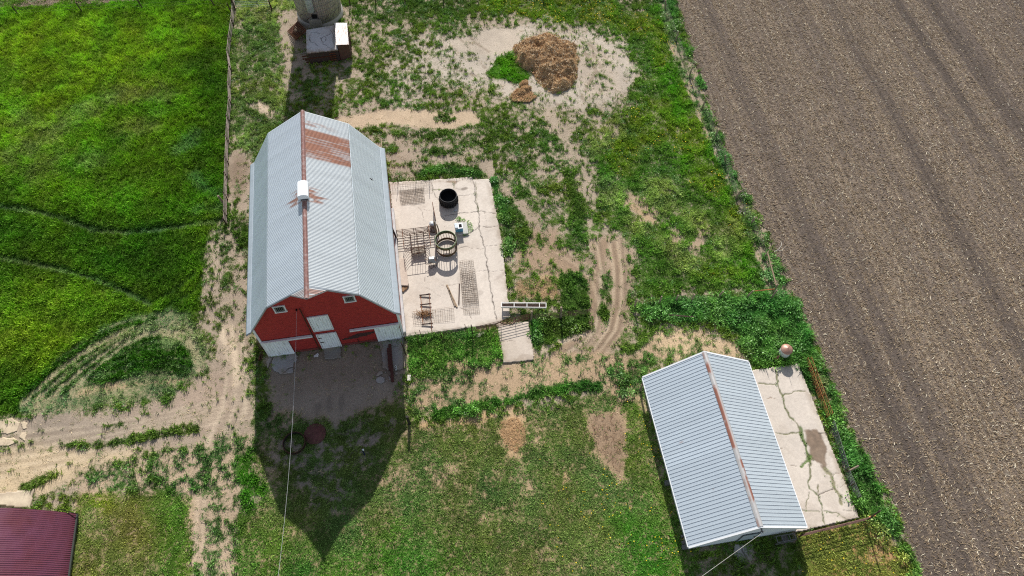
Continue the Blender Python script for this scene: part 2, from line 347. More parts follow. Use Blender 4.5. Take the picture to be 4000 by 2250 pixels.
poly([(1120, 105), (1270, 70), (1310, 75), (1290, 130), (1220, 140), (1140, 125)], .8, .8, .9, cov=-.05, d=A(206, 190, 170))
poly([(1460, 100), (1560, 140), (1560, 230), (1480, 250), (1450, 190)], 2, 1.5, .7, cov=.2, d=A(196, 178, 158))
for q in ([(1470, 130), (1500, 180), (1470, 230)], [(1490, 130), (1530, 200), (1500, 250)], [(1440, 180), (1470, 260)], [(1130, 170), (1200, 190)], [(1150, 60), (1200, 110), (1230, 130)], [(1460, 280), (1400, 262)], [(1340, 265), (1300, 240)], [(1100, 120), (1180, 130), (1220, 170)], [(1150, 90), (1190, 130)], [(1280, 200), (1360, 300)], [(1480, 110), (1530, 150)], [(1450, 210), (1490, 290)]): line(q, .22, .25, .4, .7, d=A(156, 138, 118), cov=0)
line([(1225, 182), (1262, 168)], .25, .2, .2, .8, cov=.1, d=A(110, 96, 82))
poly([(1245, 150), (1290, 130), (1325, 190), (1310, 208), (1250, 200), (1225, 185)], .7, .8, cov=1.15, g=A(92, 142, 28, k=1.), h=.22)
poly([(850, 300), (940, 280), (1080, 275), (1200, 285), (1215, 310), (1130, 330), (1000, 312), (880, 322)], .9, .9, cov=-.05, d=A(208, 184, 154))
blob(1115, 297, 30, 12, 0, .6, .7, cov=.85, g=PASD)
poly([(940, 390), (1060, 360), (1250, 380), (1240, 445), (1100, 450), (990, 450), (970, 400)], 1, 1.4, .9, cov=.22, d=DIRT)
poly([(1040, 425), (1140, 405), (1200, 420), (1210, 445), (1060, 452)], .6, .8, cov=.95, g=PASD, h=.3)
blob(1115, 383, 50, 14, .05, .6, .8, cov=.95, g=PASD, h=.25)
poly([(920, 325), (1130, 330), (1250, 320), (1300, 370), (1330, 420), (1250, 400), (1100, 350), (960, 350)], 1, 1.3, .9, cov=.75, g=PASD)
poly([(1215, 300), (1310, 290), (1400, 330), (1440, 400), (1330, 390)], 1.5, 1.6, .7, cov=.7, g=PASD)
poly([(880, 60), (1050, 50), (1060, 140), (960, 250), (860, 240), (870, 120)], 2, 2, .6, cov=.62, g=PAS)
line([(770, 190), (740, 290)], 3., 1, 1, .6, cov=.8, g=PASD)
line([(1385, 285), (1425, 350), (1450, 400), (1480, 450), (1500, 520)], 1.3, .9, .8, .95, cov=.03, d=A(186, 168, 146))
line([(1250, 460), (1330, 530), (1390, 590)], 1.2, 1., 1., .9, cov=.12, d=A(180, 160, 138))
poly([(1290, 600), (1400, 580), (1440, 640), (1500, 660), (1400, 700), (1290, 700)], 1.5, 1.4, .8, cov=.22, d=A(170, 142, 116))
poly([(1250, 470), (1300, 520), (1330, 600), (1290, 640), (1275, 560)], .8, 1., .9, cov=.85, g=PASD, h=.25)
poly([(1420, 430), (1440, 430), (1475, 560), (1470, 640), (1420, 620), (1440, 520)], .8, .8, .9, cov=1.0, g=PASD, h=.22)
# rich eastern part
poly([(1560, 50), (1690, -10), (1705, 110), (1770, 300), (1830, 430), (1900, 640), (1925, 740), (1600, 750), (1570, 620), (1500, 500), (1480, 400), (1560, 330), (1600, 200)], 2, 2, .95, cov=1.02, g=A(90, 128, 44, k=1.), h=.2)
poly([(1640, 30), (1690, 20), (1775, 280), (1850, 470), (1905, 660), (1860, 700), (1800, 500), (1700, 400), (1650, 200)], 2, 1.5, .85, cov=1.05, g=A(90, 142, 28, k=1.), h=.2)
for u, v, a, b, yy in ((1740, 330, 50, 60, .8), (1665, 120, 25, 50, .8), (1720, 230, 25, 40, .7), (1640, 300, 60, 60, .5), (1790, 440, 40, 50, .8), (1600, 60, 60, 30, .5), (1850, 560, 30, 60, .4), (1790, 690, 60, 24, .25), (1560, 400, 50, 60, .25)): blob(u, v, a, b, 0, 2, 2, .9, y=yy, g=PASY)
for u, v, a, b in ((1545, 320, 40, 24), (1500, 370, 20, 40), (1660, 490, 50, 40), (1540, 480, 50, 40), (1830, 600, 40, 50), (1600, 560, 30, 40), (1700, 640, 60, 30), (1740, 560, 50, 30)): blob(u, v, a, b, .6, 1.6, 1.8, .85, g=PALE, h=.3)
for u, v, a, b in ((1600, 510, 34, 22), (1630, 545, 16, 20), (1760, 600, 22, 40), (1640, 415, 14, 8), (1700, 590, 14, 26), (1500, 620, 16, 14)): blob(u, v, a, b, .5, .9, 1.2, .8, cov=.3, d=A(186, 160, 132))
line([(1590, 520), (1650, 560)], .5, .4, .6, .8, cov=.1, d=TAN)
# tractor track between the pens
line([(1540, 620), (1560, 700), (1555, 780), (1530, 860), (1460, 930), (1350, 965), (1200, 985), (1040, 1000)], 3.2, 1.2, 1.2, cov=.25, d=RUT)
for q in ([(1520, 610), (1500, 680), (1490, 760), (1478, 830), (1400, 890)], [(1545, 620), (1558, 720), (1545, 830), (1500, 900), (1400, 950), (1250, 975)], [(1390, 640), (1440, 670), (1480, 710), (1500, 790)]):
    line(q, .85, .5, .4, .9, cov=-.05, d=A(168, 143, 118))
RT = [(1545, 610), (1556, 680), (1555, 760), (1540, 830), (1500, 885), (1430, 930), (1330, 958), (1200, 982), (1060, 1000)]
for k, dx_ in enumerate((-52, -44, -36, -12, -2, 8, 18)):
    q = [(x+dx_*(1 if y < 850 else .55), y+(0 if y < 850 else dx_*.65)) for x, y in RT]
    line(q, .2, .22, .1, .75, cov=-.2, d=(A(142, 122, 102) if k % 2 == 0 else A(206, 184, 156)), h=.05)
for k in range(5):
    q = [(1395+6*k, 642-5*k), (1440+6*k, 668-6*k), (1482+7*k, 712-8*k), (1500+8*k, 780-5*k)]; line(q, .18, .22, .1, .6, cov=-.1, d=(A(146, 126, 106) if k % 2 == 0 else A(200, 178, 150)))
line([(1522, 700), (1520, 790)], .8, .5, .6, .9, cov=.9, g=PASD, h=.25)
poly([(1415, 690), (1460, 685), (1485, 740), (1488, 770), (1440, 790), (1410, 770), (1405, 720)], .5, .5, cov=1.15, g=PASD, h=.28)
poly([(1300, 705), (1400, 700), (1412, 755), (1300, 750), (1285, 730)], .8, 1, .9, cov=.35, d=A(206, 172, 132))
poly([(1340, 795), (1480, 780), (1490, 830), (1440, 850), (1350, 870), (1335, 840)], .4, .6, cov=1.15, g=PASD, h=.3, w=.3)
line([(1365, 880), (1400, 862), (1470, 840)], .5, .4, .4, .9, cov=-.05, d=SAND)
# strip below the yard slab, and towards the shed
poly([(1025, 845), (1190, 832), (1255, 830), (1262, 910), (1180, 960), (1030, 950)], .4, .6, cov=1.0, g=A(104, 146, 60, k=1.), h=.34, d=TAN)
blob(1150, 925, 40, 22, 0, 1, 1, .9, cov=.3, d=TAN)
poly([(1030, 945), (1180, 925), (1340, 915), (1480, 880), (1600, 880), (1650, 830), (1850, 860), (1880, 905), (1780, 890), (1640, 930), (1600, 1000), (1500, 975), (1300, 1005), (1100, 1040), (1035, 1055)], 1, 1.3, .95, cov=.36, q=.9, d=A(192, 164, 132), g=A(96, 126, 64, k=1.))
poly([(1640, 830), (1760, 815), (1850, 860), (1880, 905), (1780, 885), (1700, 905), (1650, 880)], .8, 1, .9, cov=.25, d=A(214, 186, 150))
line([(1100, 1045), (1200, 1030), (1270, 1010), (1350, 990), (1430, 975), (1500, 975)], .9, .5, .9, cov=1.1, g=A(84, 128, 48, k=1.), h=.32)
line([(1160, 1042), (1200, 1034)], .5, .4, .5, cov=1.1, g=A(84, 128, 48, k=1.), h=.4, w=.6)
line([(1060, 1068), (1180, 1062), (1260, 1035)], .6, .6, .7, .8, cov=.25, d=STRAW)
blob(1290, 1025, 40, 12, 0, .6, .8, .8, cov=.3, d=STRAW)
poly([(1520, 915), (1620, 880), (1660, 905), (1600, 960), (1560, 985), (1520, 960)], .9, 1.2, .9, cov=.78, g=A(86, 124, 54, k=1.), h=.3, w=.35)
line([(1560, 985), (1600, 985), (1620, 1020)], .7, .6, .6, .8, cov=.4, d=TAN)
poly([(1610, 950), (1640, 960), (1650, 1040), (1620, 1030)], .5, .5, .8, cov=.35, d=A(210, 184, 150))
# weedy pieces
poly([(1585, 765), (1660, 755), (1760, 745), (1900, 745), (1960, 740), (1998, 760), (2035, 850), (2070, 940), (2040, 960), (1885, 915), (1850, 850), (1780, 815), (1640, 808), (1590, 790)], .5, .9, cov=1.2, g=WEED, h=.4, w=1.)
poly([(1640, 770), (1760, 765), (1760, 790), (1640, 800)], 1.5, 1, .5, w=1.4, h=.5)
poly([(2020, 890), (2060, 890), (2100, 1000), (2150, 1120), (2210, 1220), (2260, 1330), (2250, 1360), (2170, 1310), (2130, 1200), (2080, 1060), (2030, 960)], .4, .9, cov=1.1, g=WEED, h=.4, w=.95)
blob(2070, 980, 10, 40, -.4, .6, .6, .7, w=.15, cov=.5, g=A(130, 138, 90, k=1.), d=TAN)
blob(2105, 1115, 10, 36, -.4, .6, .6, .7, w=.15, cov=.5)
line([(2240, 1330), (2280, 1400), (2300, 1460)], .7, .5, .7, .9, cov=1.0, g=WEED, h=.25, w=.5)
poly([(1890, 900), (1990, 905), (1990, 925), (1890, 925)], .4, .5, cov=1.2, g=A(96, 140, 52, k=1.), h=.4, w=.8)
poly([(2010, 1345), (2170, 1305), (2240, 1350), (2285, 1440), (2300, 1500), (2040, 1500)], .8, .8, cov=.95, g=OLIVE*.95, d=A(206, 160, 112), h=.12, y=.25)
for u, v, a, b in ((2170, 1320, 16, 10), (2185, 1370, 12, 14), (2220, 1400, 30, 24)): blob(u, v, a, b, 0, 1, 1, .7, cov=.5, d=A(208, 164, 116))
poly([(2020, 1440), (2070, 1430), (2110, 1460), (2050, 1500)], 1, 1, .6, y=.9)
# fence row along the field
FE = [(1662, -40), (1672, 15), (1690, 90), (1712, 150), (1735, 210), (1765, 280), (1790, 340), (1820, 410), (1850, 475), (1875, 530), (1900, 590), (1925, 660), (1948, 735)]
line(FE, 1.1, .8, .6, .95, cov=.45, g=A(122, 146, 92, k=1.), d=A(176, 160, 136), h=.25, w=.25)
for u, v, a, b, ww in ((1692, 20, 14, 28, .9), (1700, 68, 16, 16, 1.2), (1740, 150, 14, 30, .5), (1764, 200, 12, 30, .7), (1785, 300, 14, 12, .9), (1812, 345, 14, 16, .9), (1830, 400, 16, 18, 1.), (1850, 445, 14, 16, 1.), (1872, 500, 14, 18, 1.), (1890, 560, 18, 20, 1.2), (1915, 600, 24, 20, 1.1), (1935, 650, 18, 20, .8), (1960, 700, 22, 26, .7)):
    blob(u, v, a, b, -.4, .7, .9, .9, w=ww, g=WEED, cov=1.1, h=.35)
line([(x-12, y) for x, y in FE[2:]], .18, .2, .4, .6, cov=.1, d=TAN)
line([(x+24, y) for x, y in FE[3:]], 1.2, 1., 1., .7, cov=.25, d=A(182, 164, 140))

for q, ww in (([(1245, 460), (1262, 520), (1275, 580), (1282, 640)], .8), ([(1060, 435), (1130, 428), (1200, 440)], .5), ([(1345, 800), (1345, 860)], .5), ([(1030, 850), (1100, 845), (1180, 838)], .5)): line(q, .9, .6, .6, .8, w=ww, g=WEED, cov=1.1, h=.3)
CH0 = dict(q=1., cov=.75, g=PAS, d=DIRT, h=.18, w=0., y=0.)
def cover(x, y):
    x = np.asarray(x, float); y = np.asarray(y, float); n = len(x)
    R = {k: (np.tile(v, (n, 1)).astype(float) if hasattr(v, '__len__') else np.full(n, float(v))) for k, v in CH0.items()}
    w1 = fbm(x, y, 2.6, 1, 4)-.5; w2 = fbm(x, y, 1.1, 3, 4)-.5
    for it in PAINT:
        P = np.array(it[1]); f, nz, a, ch = it[2:6]; wd = it[6] if len(it) > 6 else 0
        mg = f+nz+wd+.3
        sel = np.nonzero((x > P[:, 0].min()-mg) & (x < P[:, 0].max()+mg) & (y > P[:, 1].min()-mg) & (y < P[:, 1].max()+mg))[0]
        if not len(sel): continue
        xs, ys = x[sel], y[sel]
        if it[0] == 'p':
            s = segdist(xs, ys, P, True); s = np.where(inside(xs, ys, P), s, -s)
        else: s = wd*.5-segdist(xs, ys, P)
        s = s+(w1[sel]*1.6+w2[sel]*.8)*nz
        mk = sst(-f*.5, f*.5, s)*a
        for k, v in ch.items():
            if R[k].ndim == 2: R[k][sel] += (np.asarray(v)-R[k][sel])*mk[:, None]
            else: R[k][sel] += (v-R[k][sel])*mk
    # natural patchiness
    p1 = fbm(x, y, .95, 2, 4)-.5; p2 = fbm(x, y, 5., 4, 3)-.5; p3 = vn(x, y, .34, 5)-.5
    R['c2'] = R['cov']+(p1*1.35+p2*.5+p3*.95)*np.clip(1.55-np.abs(R['cov']-.5)*1.9, .12, 1)*R['q']
    t1 = fbm(x, y, .9, 5, 3)-.5; t2 = fbm(x, y, 4., 0, 4)-.5
    R['g'] = R['g']*(1+t1[:, None]*.7+t2[:, None]*.5)
    hue = (fbm(x, y, 3., 2, 3)-.5)[:, None]*.6
    R['g'] = np.clip(R['g']*(1+hue*np.array([1., .15, -.2])), .002, 1)
    R['d'] = np.clip(R['d']*1.09*(1+t1[:, None]*.25+t2[:, None]*.28), .01, 1)
    return R

# field edge (in the picture's reading order, top to bottom)
EDGE = W2([(1688, -60), (1700, 0), (1728, 90), (1757, 190), (1798, 300), (1842, 420), (1885, 500), (1935, 590), (1970, 680), (2005, 770), (2055, 870), (2090, 950), (2130, 1050), (2180, 1150), (2232, 1240), (2272, 1330), (2312, 1449), (2330, 1510)])
ROWD = np.array([-math.sin(math.radians(9.3)), math.cos(math.radians(9.3))]); ROWN = np.array([ROWD[1], -ROWD[0]])

# ------------------------------------------------------------------ ground sheet
def axis(lo, hi, st, far):
    a = list(np.arange(lo, hi+st/2, st)); d = st; x = a[-1]
    while x < far: d *= 1.35; x += d; a.append(x)
    d = st; x = a[0]; pre = []
    while x > -far: d *= 1.35; x -= d; pre.append(x)
    return np.array(pre[::-1]+a)
gx = axis(-66, 40, .17, 900); gy = axis(8, 82, .17, 900)
X, Y = np.meshgrid(gx, gy); xf, yf = X.ravel(), Y.ravel()
R = cover(xf, yf)
Z = (fbm(xf, yf, 3., 1, 4)-.5)*.05+R['c2'].clip(0, 1)*.015-.03
nx, ny = len(gx), len(gy)
idx = np.arange(nx*ny).reshape(ny, nx)
Q = np.stack([idx[:-1, :-1], idx[:-1, 1:], idx[1:, 1:], idx[1:, :-1]], -1).reshape(-1, 4)
mt, t, b = nodes('ground_soil_and_turf', .95, 0, .1)
ad = N(t, 'Attribute', attribute_name='dirt'); ag = N(t, 'Attribute', attribute_name='grass'); ac = N(t, 'Attribute', attribute_name='cov')
tc = N(t, 'TexCoord')
n1 = N(t, 'TexNoise', Scale=3.2, Detail=6., Roughness=.7); t.links.new(tc.outputs['Object'], n1.inputs['Vector'])
n2 = N(t, 'TexNoise', Scale=9., Detail=5., Roughness=.75); t.links.new(tc.outputs['Object'], n2.inputs['Vector'])
mr = N(t, 'MapRange'); mr.inputs[1].default_value = .25; mr.inputs[2].default_value = .75; mr.inputs[3].default_value = -.7; mr.inputs[4].default_value = .7; t.links.new(n1.outputs[0], mr.inputs[0])
ad2 = N(t, 'Math', operation='ADD'); t.links.new(ac.outputs['Fac'], ad2.inputs[0]); t.links.new(mr.outputs[0], ad2.inputs[1])
mr2 = N(t, 'MapRange'); mr2.inputs[1].default_value = .3; mr2.inputs[2].default_value = 1.0; t.links.new(ad2.outputs[0], mr2.inputs[0])
mx = N(t, 'Mix', data_type='RGBA'); t.links.new(mr2.outputs[0], mx.inputs['Factor']); t.links.new(ad.outputs['Color'], mx.inputs[6]); t.links.new(ag.outputs['Color'], mx.inputs[7])
mr3 = N(t, 'MapRange'); mr3.inputs[1].default_value = .3; mr3.inputs[2].default_value = .7; mr3.inputs[3].default_value = .68; mr3.inputs[4].default_value = 1.25; t.links.new(n2.outputs[0], mr3.inputs[0])
vm = N(t, 'VectorMath', operation='SCALE'); t.links.new(mx.outputs[2], vm.inputs[0]); t.links.new(mr3.outputs[0], vm.inputs['Scale']); t.links.new(vm.outputs[0], b.inputs['Base Color'])
bp = N(t, 'Bump', Strength=.9, Distance=.05); t.links.new(n2.outputs[0], bp.inputs['Height']); t.links.new(bp.outputs[0], b.inputs['Normal'])
ground = mesh_np('ground', np.stack([xf, yf, Z], -1), Q, mt, None, None, True, {'dirt': R['d'], 'grass': R['g']*.5, 'cov': R['c2']})
tag(ground, kind='structure')

# ------------------------------------------------------------------ tilled field
def edge_x(y):
    e = np.array(EDGE)[::-1]; s = (e[-1, 0]-e[0, 0])/(e[-1, 1]-e[0, 1])
    r = np.interp(y, e[:, 1], e[:, 0]); r = np.where(y < e[0, 1], e[0, 0]+(y-e[0, 1])*s, r); return np.where(y > e[-1, 1], e[-1, 0]+(y-e[-1, 1])*s, r)
fy = axis(8, 84, .22, 700); fu = np.concatenate([np.arange(0, 50, .2), 50+np.cumsum(.2*1.35**np.arange(1, 21))])
FU, FY = np.meshgrid(fu, fy); fxx = edge_x(FY)+(fbm(FY*1.0, FY*0+3., 1.3, 2)-.5)*1.2*(FU < 2)+FU; fx_, fy_ = fxx.ravel(), FY.ravel()
def rowcoord(x, y): return x*ROWN[0]+y*ROWN[1]
def soil(x, y):
    r = rowcoord(x, y)+(fbm(x, y, 6., 3, 3)-.5)*.5
    s = x*ROWD[0]+y*ROWD[1]
    band = .5+.5*np.sin(r*2*math.pi/.76); wide = fbm(r*1., s*.04, 2.2, 1, 3); n = fbm(x, y, .8, 2, 3); big = fbm(r*.5, s*.1, 5., 4, 3)
    wheel = np.exp(-((np.mod(r+1.2, 9.1)-4.5)/.5)**2)+np.exp(-((np.mod(r+3.2, 9.1)-4.5)/.5)**2)
    res = np.clip(.12+.75*(wide-.33)*2.1+.5*(big-.4)-.3*wheel, .03, 1)*(.45+.75*band)      # share hidden under crop residue
    c = A(122, 109, 99)*(.9+.16*band[:, None])*(1+(n[:, None]-.5)*.28)*(1+(wide[:, None]-.5)*.85)
    c = c*(1-.45*res[:, None])+A(172, 152, 126)*(.5*res[:, None])
    return c, res, band, wheel
c, res, band, wheel = soil(fx_, fy_)
fz = .02+band*.02+(fbm(fx_, fy_, .7, 5, 3)-.5)*.06-wheel*.012
fz += sst(0, .8, FU.ravel())*.02
mt = attr_mat('tilled_soil', .95, 0, .55, 1.4, 7., .13, .1)
idx = np.arange(len(fu)*len(fy)).reshape(len(fy), len(fu))
Q = np.stack([idx[:-1, :-1], idx[:-1, 1:], idx[1:, 1:], idx[1:, :-1]], -1).reshape(-1, 4)
tag(mesh_np('tilled_field', np.stack([fx_, fy_, fz], -1), Q, mt, c, None, True), kind='structure')
# far top-left field corner beyond the hay
P0 = W2([(-500, 40), (-60, 24), (160, 16), (330, 4), (480, -22), (700, -60)])
ys = np.array(P0); ux = np.concatenate([ys[0, 0]-np.array([300.]), np.linspace(ys[0, 0], ys[-1, 0], 260)]); vv = np.concatenate([np.linspace(0, 12, 55), [30, 100, 400]])
UX, VV = np.meshgrid(ux, vv); py = np.interp(UX, ys[:, 0], ys[:, 1])+VV+(fbm(UX, UX*0+9, 1.1, 2)-.5)*.9*(VV < .3)
c, res, band, wheel = soil(py.ravel(), UX.ravel()); zz = .03+(fbm(UX.ravel(), py.ravel(), .8, 4)-.5)*.05
idx = np.arange(len(ux)*len(vv)).reshape(len(vv), len(ux)); Q = np.stack([idx[:-1, :-1], idx[:-1, 1:], idx[1:, 1:], idx[1:, :-1]], -1).reshape(-1, 4)
tag(mesh_np('far_field', np.stack([UX.ravel(), py.ravel(), zz], -1), Q, MATS['tilled_soil'], c*1.05, None, True), kind='structure')

# ------------------------------------------------------------------ blades, leaves, straw (uncountable)
def in_view(x, y, mg=2.):
    """inside the stretch of land around the photographed trapezoid"""
    t_ = (y-10.4)/(79.6-10.4); hw = 40.8+t_*24.3+mg
    return (np.abs(x) < hw) & (y > 10.4-mg) & (y < 80+mg)
SOLID = []      # footprints where nothing grows (world polygons)
def barn_w(x, y): return tuple(wld(x, y, 0, (BX, BY), BA)[:2])
def shed_w(x, y): return tuple(wld(x, y, 0, (SX, SY), SA)[:2])
SLAB = [barn_w(*p) for p in [(6.25, 18.62), (15.1, 17.98), (15.2, 17.6), (16.95, 17.45), (17.0, 9), (16.45, .45), (14.9, -.1), (6.25, -.1)]]
PAD = [shed_w(*p) for p in [(4.6, 14.5), (10.17, 14.5), (10.2, .3), (4.5, 0.)]]
WALK = [tuple(G(1500+u*.3451, 950+v*.3451)[:2]) for u, v in [(1270, 920), (1640, 885), (1715, 1335), (1350, 1360), (1330, 1200)]]
WSLAB = [tuple(G(1500+u*.3451, 950+v*.3451)[:2]) for u, v in [(1030, 1040), (1150, 985), (1140, 1040), (1060, 1080)]]
BF = [barn_w(-6.17, 0), barn_w(6.2, 0), barn_w(6.2, 17.4), barn_w(-6.17, 17.4)]
SF = [shed_w(-4.5, .2), shed_w(4.6, .2), shed_w(4.6, 14.4), shed_w(-4.5, 14.4)]
APR = [tuple(G(1050+u*.207, v*.207, 0)[:2]) for u, v in [(700, 640), (1240, 600), (1330, 1080), (705, 1180)]]
LPAD = W2([(-60, 1244), (89, 1231), (78, 1280), (-60, 1268)])
SOLID += [SLAB, PAD, WALK, BF, SF, APR, LPAD]
SIL = np.array([-23.9, 77.2])
def free(x, y):
    ok = np.hypot(x-SIL[0], y-SIL[1]) > 2.8
    for P in SOLID: ok &= ~inside(x, y, P)
    ok &= x < edge_x(y)+.15
    return ok
def blades(name, label, x, y, z0, hgt, col, nb, spread, wd, lean, mat, bend=.55):
    """nb two-segment blades per tuft, every tuft with its own height and colour"""
    n = len(x); X = np.repeat(x, nb); Yy = np.repeat(y, nb); Hh = np.repeat(hgt, nb)*rng.uniform(.55, 1.25, n*nb); C = np.repeat(col, nb, 0)
    C = C*rng.uniform(.68, 1.38, (n*nb, 1)); a = rng.uniform(0, 2*math.pi, n*nb); rr = rng.uniform(0, 1, n*nb)**.6*spread
    bx = X+np.cos(a)*rr; by = Yy+np.sin(a)*rr; g = rng.uniform(0, 2*math.pi, n*nb); L = rng.uniform(.2, 1, n*nb)*lean*Hh
    dx = np.cos(g)*L+np.cos(a)*rr*.6+.03; dy = np.sin(g)*L+np.sin(a)*rr*.6-.06*Hh; pa = rng.uniform(0, math.pi, n*nb); wv = wd*rng.uniform(.6, 1.3, n*nb)
    ox = np.cos(pa)*wv; oy = np.sin(pa)*wv; zb = np.full(n*nb, 1.)*np.repeat(z0, nb) if hasattr(z0, '__len__') else np.full(n*nb, float(z0))
    V = np.empty((n*nb, 5, 3), np.float32)
    V[:, 0] = np.stack([bx-ox, by-oy, zb], -1); V[:, 1] = np.stack([bx+ox, by+oy, zb], -1)
    mxx = bx+dx*.4; myy = by+dy*.4; mz = zb+Hh*.68
    V[:, 2] = np.stack([mxx+ox*.85, myy+oy*.85, mz], -1); V[:, 3] = np.stack([mxx-ox*.85, myy-oy*.85, mz], -1)
    V[:, 4] = np.stack([bx+dx, by+dy, zb+Hh], -1)
    m_ = n*nb; o = np.arange(m_)[:, None]*5
    F = np.concatenate([o+np.array([[0, 1, 2]]), o+np.array([[0, 2, 3]]), o+np.array([[3, 2, 4]])])
    ob = mesh_np(name, V.reshape(-1, 3), F, mat, np.repeat(C, 5, 0))
    return tag(ob, label, 'grass', kind='stuff')
def leaves(name, label, cx, cy, r, hgt, col, nl, sz, mat, cat='weeds'):
    n = len(cx); k = n*nl; a = rng.uniform(0, 2*math.pi, k); q = rng.uniform(0, 1, k)**.5
    R_ = np.repeat(r, nl)*q; Hh = np.repeat(hgt, nl)*(1-q**2.2*.75)*rng.uniform(.45, 1.05, k)
    x = np.repeat(cx, nl)+np.cos(a)*R_; y = np.repeat(cy, nl)+np.sin(a)*R_; C = np.repeat(col, nl, 0)*rng.uniform(.6, 1.5, (k, 1))
    d = np.stack([np.cos(a)*q+rng.normal(0, .5, k), np.sin(a)*q+rng.normal(0, .5, k), rng.uniform(-.1, .9, k)], -1); d /= np.linalg.norm(d, axis=1)[:, None]
    s = np.cross(d, rng.normal(0, 1, (k, 3))+np.array([0, 0, 1.2])); s /= np.linalg.norm(s, axis=1)[:, None]+1e-9
    Ls = (sz*rng.uniform(.6, 1.5, k))[:, None]; p = np.stack([x, y, Hh], -1)
    V = np.stack([p, p+d*Ls*.5+s*Ls*.24, p+d*Ls, p+d*Ls*.5-s*Ls*.24], 1)
    ob = mesh_np(name, V.reshape(-1, 3), np.arange(k*4).reshape(-1, 4), mat, np.repeat(C, 4, 0))
    return tag(ob, label, cat, kind='stuff')
GM = attr_mat('grass_blade', .7, 0, 1, 1, spec=.25, transl=.12)
LM = attr_mat('weed_leaf', .5, 0, 1, 1, spec=.45, transl=.18)
ar = 132.*74.
def sample(n):
    x = rng.uniform(-66, 45, n); y = rng.uniform(8, 82, n); k = in_view(x, y) & free(x, y); return x[k], y[k]
x, y = sample(290000); R = cover(x, y); CL = sst(.36, .66, fbm(x, y, .75, 4, 3)); CH = sst(.3, .7, fbm(x, y, 1.3, 0, 3))
hay = (R['h'] > .28) & (R['c2'] > .5) & (R['w'] < .2)
other = ~hay & ((R['c2']+rng.normal(0, .16, len(x)) > .56) | ((rng.random(len(x)) < .035) & (R['cov'] > .04)))
keep = hay & (rng.random(len(x)) < .85)
blades('hay_grass', 'tall bright green hay grass filling the field west of the board fence', x[keep], y[keep], -.02, R['h'][keep]*rng.uniform(.7, 1.15, keep.sum())*(.6+.75*CH[keep]), R['g'][keep]*(1.12+.5*CH[keep][:, None]), 7, .17, .028, .75, GM)
low = R['h'] < .13
keep = other & ~low
blades('pasture_grass', 'patchy grazed green grass between bare soil around the barn and pens', x[keep], y[keep], -.02, R['h'][keep]*rng.uniform(.6, 1.3, keep.sum())*(.3+1.35*CL[keep]), R['g'][keep]*(1.1+.5*CL[keep][:, None]), 8, .15, .026, .9, GM)
keep = other & low
blades('lawn_grass', 'short mown lawn grass south of the barn and by the white shed', x[keep], y[keep], -.02, np.maximum(R['h'][keep], .07)*rng.uniform(.5, 1.3, keep.sum()), R['g'][keep]*1.35, 6, .17, .026, 1., GM)
# dry stems on thin ground
x2, y2 = sample(60000); R2 = cover(x2, y2); k = (R2['c2'] < .62) & (R2['c2'] > .12) & (rng.random(len(x2)) < .75)
blades('dry_grass', 'dry straw coloured grass stems lying on the bare ground', x2[k], y2[k], -.02, np.full(k.sum(), .07), A(206, 186, 148, k=.85)*np.ones((k.sum(), 1)), 4, .2, .022, 2.4, GM)
# broad-leaved weeds
x3, y3 = sample(60000); R3 = cover(x3, y3); k = rng.random(len(x3)) < R3['w']*.24*(fbm(x3, y3, 1.8, 4)*3.4-.9)
rr = rng.uniform(.25, .85, k.sum())*(.6+.4*np.clip(R3['w'][k], 0, 1.2))
leaves('broadleaf_weeds', 'rank dark green broadleaf weeds along the field edge and around the shed slab', x3[k], y3[k], rr, rr*rng.uniform(.7, 1.3, k.sum()), R3['g'][k]*1.35*rng.uniform(.75, 1.3, (k.sum(), 1)), 95, .18, LM)
# single low tufts scattered over thin pasture
x4, y4 = sample(26000); R4 = cover(x4, y4); k = (R4['c2'] > .3) & (R4['cov'] < 1.0) & (R4['h'] > .15) & (fbm(x4, y4, 1.2, 1) > .53) & (R4['cov'] > .15)
rr = rng.uniform(.1, .3, k.sum())
leaves('pasture_weeds', 'small rosettes of weeds dotted over the thin pasture', x4[k], y4[k], rr, rr*.9, A(84, 126, 50, k=1.1)*rng.uniform(.75, 1.3, (k.sum(), 1)), 22, .11, LM)
x5, y5 = sample(200000); R5 = cover(x5, y5); k = rng.random(len(x5)) < R5['y']*.3*(fbm(x5, y5, 2.2, 2) > .45)
n = k.sum(); a = rng.uniform(0, 6.28, (n, 1))+np.arange(6)*math.pi/3; r_ = rng.uniform(.025, .05, (n, 1)); z_ = rng.uniform(.1, .26, (n, 1))
tl = rng.normal(0, .5, (n, 2))
V = np.stack([x5[k][:, None]+np.cos(a)*r_, y5[k][:, None]+np.sin(a)*r_, z_+np.cos(a)*r_*tl[:, :1]+np.sin(a)*r_*tl[:, 1:]], -1)
mt = plain('dandelion_yellow', A(240, 205, 40, k=.9), .7, lo=.8, hi=1.1)
tag(mesh_np('dandelions', V.reshape(-1, 3), np.arange(n*6).reshape(-1, 6), mt), 'yellow dandelion heads sprinkled through the eastern pasture grass', 'flowers', kind='stuff')
